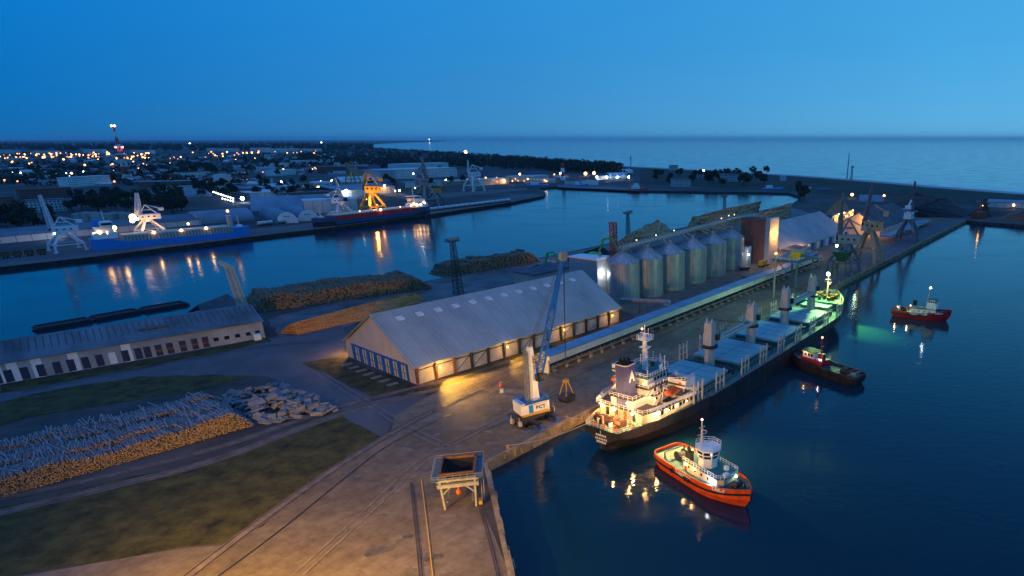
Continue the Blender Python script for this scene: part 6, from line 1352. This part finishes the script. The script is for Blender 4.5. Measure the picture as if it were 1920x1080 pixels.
protos = []
for k in range(5):
    rg_ = random.Random(50 + k); h, r = (12, 5.5) if k < 3 else (16, 5)
    cm = crown(rg_, 460, h, r, .62).build('crown', fol[k % 2]); tm = MB().cyl((0, 0, 0), (.2, .1, h * .5), .4, .2, 7)
    for q in range(4): a = q * 1.6; tm.bar((.1, .05, h * .35), (math.cos(a) * r * .5, math.sin(a) * r * .5, h * .65), .22, None, .08)
    tm = tm.build('trunk', M['trunk']); protos.append((cm, tm))
proto_used = set()
def tree(p, s, label, group, rng):
    k = rng.randrange(5); t = thing('tree', label, 'tree', p, rng.uniform(0, 6), group); t.scale = (s, s, s * rng.uniform(.85, 1.1))
    for src in protos[k]:
        if k in proto_used: o = src.copy(); col.objects.link(o)
        else: o = src
        o.parent = t
    proto_used.add(k)
rt_ = random.Random(21)
for lab, x0, x1, y0, y1, n, s in (('dark tree in the thicket at the far left behind the leaning crane', -20, 105, 402, 432, 26, 1.0), ('dark tree in the belt behind the oil tanks', 122, 262, 374, 398, 34, 1.15), ('dark tree in the belt behind the floodlit crane', 268, 345, 372, 402, 22, 1.2),
                                 ('tree in the round dark grove before the pale terrace', 332, 412, 312, 328, 22, 1.3), ('tree among the houses left of the television tower', 10, 215, 312, 345, 34, 1.1), ('dark tree among the sheds behind the lorry park', 380, 590, 342, 372, 30, 1.0), ('dark tree along the works road behind the factory lamps', 690, 880, 340, 356, 18, .9), ('tree among the houses right of the television tower', 250, 330, 305, 345, 18, 1.1), ('tree among the houses left of the brick apartments', 440, 600, 300, 334, 30, 1.2), ('tree around the brick apartments and factory hall', 600, 850, 306, 330, 26, 1.2),
                                 ('tree on the slope above the parked lamps', 360, 450, 352, 376, 16, 1.0), ('tall dark tree at the edge of the dune forest by the dock', 1020, 1150, 316, 325, 34, 1.4), ('dark tree on the far shore among the ruined houses', 1225, 1440, 328, 350, 30, 1.25)):
    for i in range(n): x = rt_.uniform(x0, x1); tree(G(x, rt_.uniform(y0, y1)), s * rt_.uniform(.75, 1.25), lab, lab.split(' in ')[0] + ' group ' + lab[-18:], rt_)
for x, y, s in ((1500, 378, 1.7), (1497, 374, 1.5), (1506, 375, 1.4), (1330, 346, 1.9), (1338, 345, 1.7), (1393, 348, 2.0), (1400, 347, 1.6)): tree(G(x, y), s, 'big dark tree at the water edge of the basin' if x > 1450 else 'big round dark tree on the far shore', 'big trees at the basin' if x > 1450 else 'big trees on the far shore', rt_)
fm_ = MB(); rf = random.Random(33)
def ycoast(x): return 286 + (x - 860) * .09 if x > 860 else (279 + (x - 740) * .058 if x > 740 else 274 + (x - 560) * .028)
def forest_clump(x, y, h, k=16, ls=1.9):
    p = G(x, y)
    for i in range(k):
        c = p + Vector((rf.gauss(0, 4.5), rf.gauss(0, 4.5), h * rf.uniform(.25, 1.0))); a = Vector((rf.gauss(0, 1), rf.gauss(0, 1), rf.gauss(0, 1))).normalized(); b = a.orthogonal().normalized() * ls * rf.uniform(.6, 1.3); e = a.cross(b).normalized() * ls * rf.uniform(.6, 1.3)
        fm_.add([c - b - e, c + b - e, c + b + e, c - b + e], [(0, 1, 2, 3)])
for i in range(1500):
    x = rf.uniform(560, 1165); yt = ycoast(x) + 3.0; yb = 316 + max(0, (x - 900)) * .045 - max(0, 760 - x) * .055
    forest_clump(x, yt + (yb - yt) * rf.random() ** 1.1, rf.uniform(11, 19))
tag(fm_.build('forest', fol[1]), 'dark belt of forest between the town and the sea', None, None, 'stuff')
fm_ = MB()
for i in range(900): x = rf.uniform(-60, 700); forest_clump(x, rf.uniform(271, 283), rf.uniform(16, 30), 10, 6.5)
for i in range(900): x = rf.uniform(-60, 620); forest_clump(x, rf.uniform(286, 350) if x < 470 else rf.uniform(286, 318), rf.uniform(6, 11), 12, 1.7)
tag(fm_.build('town_greenery', fol[1]), 'dark mass of far trees between and behind the town houses', None, None, 'stuff')

# ---------------------------------------------------------------- town houses
rh = random.Random(77)
for lab, p1, p2, yt in (('white apartment slab on the skyline, second from the left', (156, 287), (194, 287), 280), ('white apartment slab on the skyline at the left edge', (-10, 288), (30, 288), 281), ('white apartment slab on the skyline just right of the television tower', (246, 288), (284, 288), 281.5), ('pale apartment slab on the skyline left of the far white lamp', (60, 289), (105, 289), 283), ('white slab block on the skyline near the middle of the town', (388, 284), (404, 284), 277.5), ('long white slab block on the skyline at the middle of the town', (410, 284), (444, 284), 278), ('long white apartment slab before the forest edge', (505, 287), (560, 286), 278.5), ('high white apartment slab before the forest edge', (526, 282), (546, 282), 274), ('right white apartment slab before the forest edge', (562, 286), (604, 285.5), 279), ('left white apartment slab before the forest edge', (470, 286), (500, 286), 277)):
    FB(lab, p1, p2, yt, 30, F_W, R_L, name='apartment_block')
kinds = (('small white walled house among the dark trees of the town', F_W, R_L), ('small grey house among the dark trees of the town', F_G, R_B), ('small house with red roof among the dark trees of the town', F_W, R_R), ('small red brick house among the dark trees of the town', F_B, R_D), ('small ochre house among the dark trees of the town', F_Y, R_B))
for i in range(330):
    x = rh.uniform(-20, 720); y = rh.choice((rh.uniform(289, 306), rh.uniform(296, 326), rh.uniform(318, 350))) if x < 470 else rh.uniform(290, 330)
    if 360 < x < 590 and rh.random() < .35: y = rh.uniform(344, 368)
    lab, wm_, rm_ = kinds[rh.choice((0, 0, 0, 1, 1, 2, 3, 4))]; w = rh.uniform(6, 26) * (y - 262) / 50; h = rh.uniform(2.2, 5.0) * (y - 262) / 45
    FB(lab, (x, y), (x + w, y - rh.uniform(-.2, .5)), y - h, rh.uniform(9, 18), wm_, rm_, 'gable' if rh.random() < .5 else 'flat', 'house', 'house', lab[6:].split(' among')[0] + 's of the town')

# ---------------------------------------------------------------- lamps of the town and docks
lp0 = {}
def street_lamp(label, group, x, y, m, rpx=1.5, h=None, c=None, p=0, zlift=None):
    b = G(x, y + 3); d = b.length; z = max(5, ht(x, y + 3, x, y)); r = d / FPX * rpx * .5
    key = m.name
    t = thing('street_lamp', label, 'street lamp', b, 0, group)
    if 'post' not in lp0: ps = MB().cyl((0, 0, 0), (0, 0, 1), .16, .10, 6).build('post', M['grey']); lp0['post'] = ps
    else: ps = lp0['post'].copy(); col.objects.link(ps)
    ps.parent = t; ps.scale = (1, 1, z)
    if key not in lp0: hd = MB().ball((0, 0, 0), 1.0, 8, 6).build('lamp', m, smooth=True); lp0[key] = hd
    else: hd = lp0[key].copy(); col.objects.link(hd)
    hd.parent = t; hd.location = (0, 0, z); hd.scale = (r, r, r)
    if p: light(t, (0, 0, z + .2), c, p, r * .8)
    return t
rl_ = random.Random(5)
for (x0, x1, y0, y1, n, m, rp, lab, grp) in ((0, 280, 285, 297, 66, L_FAR, 1.5, 'small orange street lamp in the dense rows below the television tower', 'dense rows of orange lamps'), (0, 280, 288, 299, 26, L_FAR, 2.0, 'larger orange street lamp in the dense rows below the television tower', 'larger lamps of the dense rows'), (285, 480, 284, 302, 24, L_FAR, 1.7, 'orange street lamp in the loose rows right of the television tower', 'loose rows of lamps'),
        (480, 605, 279, 287, 24, L_FAR, 1.7, 'orange street lamp along the white apartment slabs', 'lamps along the apartment slabs'), (0, 480, 300, 322, 26, L_FAR, 1.7, 'orange street lamp between the middle houses of the town', 'lamps between the middle houses'), (20, 160, 322, 336, 12, L_FARW, 1.6, 'white lamp among the near houses at the left', 'white lamps at the left'), (0, 480, 325, 348, 16, L_FAR, 2.0, 'orange street lamp among the near roofs at the left', 'lamps among the near roofs'),
        (480, 640, 336, 362, 10, L_FARW, 2.0, 'white lamp on the halls left of the ochre crane', 'white lamps on the halls'), (480, 600, 310, 335, 8, L_FAR, 2.2, 'orange lamp around the white villas', 'lamps around the villas'), (700, 800, 302, 312, 10, L_FAR, 2.0, 'orange lamp at the forest edge above the factory', 'lamps at the forest edge'), (830, 990, 335, 346, 14, L_FAR, 2.0, 'orange lamp on the lit works by the dock', 'lamps on the works'), (960, 1040, 324, 346, 8, L_FAR, 2.2, 'orange lamp on the far dock left of the lighthouse', 'lamps on the far dock')):
    for i in range(n): street_lamp(lab, grp, rl_.uniform(x0, x1), rl_.uniform(y0, y1), m if m is not L_FAR or rl_.random() < .55 else L_FAR2, rp * rl_.choice((.55, .7, .85, 1.0, 1.25)), c=SOD, p=(16000 if i % 5 == 0 else 0))
for lab_, x1_, y1_, x2_, y2_, top_, dep_ in (('grey lorry park hall with pale roof right of the lit rows', 470, 372, 520, 369, 362, 40), ('long dark shed under the lit rows of the lorry park', 300, 362, 372, 358, 352, 24), ('low pale works shed left of the earth bank', 505, 361, 560, 357, 351, 30), ('flat blue grey depot between the trees and lorry park', 330, 372, 398, 367, 360, 30), ('pale roofed depot right of the earth bank', 640, 343, 712, 340, 333, 40), ('grey shed on the works road behind the grey crane', 760, 352, 835, 348, 342, 24)): FB(lab_, (x1_, y1_), (x2_, y2_), top_, dep_, P_W, R_L if 'pale' in lab_ else R_B, 'gable' if 'depot' in lab_ else 'flat', 'depot_shed', 'shed')
for k in range(9): street_lamp('white lamp in the slanting double row on the lorry park', 'lamps on the lorry park', 402 + k * 4.6, 364 + k * 1.6, L_FARW, 2.0)
for k in range(5): street_lamp('white lamp in the lower slanting row on the lorry park', 'lower lamps on the lorry park', 419 + k * 5.0, 377 + k * 1.4, L_FARW, 1.9)
for lab, x, y, m, c, p, rp in (('blazing cool white lamp at the end of the lorry park', 456, 377, L_COOL, COOL, 9000, 5.0), ('blazing orange lamp over the brown earth bank', 598, 355, L_SODF, SOD, 26000, 4.0), ('orange lamp low at the left foot of the earth bank', 591, 369, L_WARM, SOD, 6000, 2.5), ('cool lamp on the factory forecourt left of the grey crane', 785, 342, L_COOL, COOL, 12000, 4.2), ('cool lamp on the works forecourt', 838, 341, L_COOL, COOL, 12000, 4.0),
        ('left orange flood lamp over the cream works', 905, 342, L_SODF, SOD, 16000, 4.0), ('right orange flood lamp over the cream works', 946, 342, L_SODF, SOD, 16000, 3.6), ('orange lamp high on a mast above the dark forest', 873, 285, L_SODF, SOD, 30000, 5.0), ('small orange lamp in the forest below the high mast lamp', 867, 301, L_FAR, SOD, 6000, 2.6), ('orange dock lamp left of the lighthouse', 975, 328, L_SODF, SOD, 14000, 3.0), ('lower orange dock lamp left of the lighthouse', 990, 339, L_SODF, SOD, 14000, 3.4),
        ('brilliant cool lamp at the foot of the lighthouse', 1053, 327, L_COOL, COOL, 20000, 4.6), ('left of two blazing orange lamps before the dune forest', 1098, 327, L_SODF, SOD, 30000, 4.6), ('right of two blazing orange lamps before the dune forest', 1114, 326, L_SODF, SOD, 30000, 4.6), ('first cool dock lamp from the left on the far dock', 1119, 334, L_COOL, COOL, 6000, 2.8), ('second cool dock lamp from the left, before the boat hall', 1138, 334, L_COOL, COOL, 6000, 2.8), ('third cool dock lamp from the left, before the boat hall', 1158, 334, L_COOL, COOL, 6000, 2.8), ('rightmost cool dock lamp on the far dock', 1179, 334, L_COOL, COOL, 6000, 2.8),
        ('cool green lamp on the dune road', 1319, 321, L_COOL, GRN, 9000, 3.0), ('blazing orange lamp beyond the second hall', 1597, 369, L_SODF, SOD, 130000, 4.4), ('orange lamp at the end of the blue roofed hall', 1657, 371, L_SODF, SOD, 12000, 3.0), ('orange lamp over the small heap at the right edge', 1899, 390, L_SODF, SOD, 16000, 3.4), ('orange wall side lamp before the long quay warehouse', 73, 440, L_SODF, SOD, 7000, 2.6), ('violet white lamp at the left leaning crane foot', 107, 447, L_COOL, COOL, 1500, 2.8),
        ('lone white lamp above the far horizon', 357, 270, L_FARW, COOL, 0, 3.0), ('tiny white lamp on the far cape', 805, 258.5 + 3, L_FARW, COOL, 0, 1.6), ('lone white lamp at the edge of the far forest', 603, 267, L_FARW, COOL, 0, 1.8), ('orange lamp on the yard beyond the warehouse, near the hut', 1061, 487, L_FARW, WARM, 14000, 1.8), ('green white lamp on the lawn by the flat shed', 750, 361, L_COOL, GRN, 7000, 2.2), ('warm lamp on the lawn by the flat shed', 742, 362, L_WARM, WARM, 7000, 2.2)):
    street_lamp(lab, None, x, y, m, rp, c=c, p=p)
# mooring lines and quay bollards
b0 = None
for k in range(22):
    if b0 is None:
        b0 = MB().cyl((0, 0, .3), (0, 0, 1.0), .32, .26, 10).cyl((0, 0, 1.0), (0, 0, 1.2), .45, .40, 10).build('mooring_bollard', M['yellow']); o = b0
    else: o = b0.copy(); col.objects.link(o)
    o.location = Q(8 + k * 22, 1.1); tag(o, 'yellow iron mooring bollard on the quay edge', 'bollard', 'bollards along the quay edge')
for lab, a, b in (('slack mooring line from the ship stern back to the quay', Q(25, -13, 5.2), Q(8, 1.1, 1.1)), ('second mooring line from the ship stern to the quay', Q(29, -10, 5.2), Q(30, 1.1, 1.1)), ('mooring line from the ship bow forward to the quay', Q(188, -14, 8.5), Q(206, 1.1, 1.1))):
    pts = [a.lerp(b, t / 8) - Vector((0, 0, 1.2 * math.sin(math.pi * t / 8))) for t in range(9)]; mb = MB()
    for u, v in zip(pts, pts[1:]): mb.bar(u, v, .11)
    tag(mb.build('mooring_line', M['cream']), lab, 'rope')
# the yard floodlights on the near side of the quay, outside the view: they light the apron and the gable as in the photo
for lab, x, y, z, p, aim, sp_a in (('tall yard floodlight mast beside the grass field, near the camera', -78, 60, 19, 290000, (-60, 108, 0), 140), ('second yard floodlight mast on the near apron', -70, 46, 30, 130000, (-60, 120, 0), 140)):
    t = thing('yard_floodlight', lab, 'light mast', (x, y, 0), 0, 'yard floodlights'); MB().lattice((0, 0, 0), (0, 0, z), 2.4, 1.2, 10, .2).build('lattice_mast', M['dark'], t)
    MB().bb(-2, 2, -.6, .6, z, z + .3).build('lamp_platform', M['dark'], t); MB().box((1.2, .8, z + .8), (1.0, .6, .8)).build('floodlight', L_SOD, t)
    light(t, (2.2, 1.6, z + .8), (1, .52, .03), p, .5, sp_a, (aim[0] - x, aim[1] - y, 0), .8)

# ---------------------------------------------------------------- sea haze over the whole place
hz_m = bpy.data.materials.new('sea_haze'); hz_m.use_nodes = True
ht_n = hz_m.node_tree; ht_n.nodes.remove(ht_n.nodes['Principled BSDF'])
pv = ht_n.nodes.new('ShaderNodeVolumePrincipled'); pv.inputs['Color'].default_value = (.72, .86, 1.0, 1); pv.inputs['Density'].default_value = 2.2e-5; pv.inputs['Anisotropy'].default_value = .2
ht_n.links.new(pv.outputs[0], ht_n.nodes['Material Output'].inputs['Volume'])
tag(MB().bb(-40000, 40000, -1500, 60000, -6, 190).build('haze', hz_m), 'thin blue evening haze lying over the harbour and town', None, None, 'stuff')
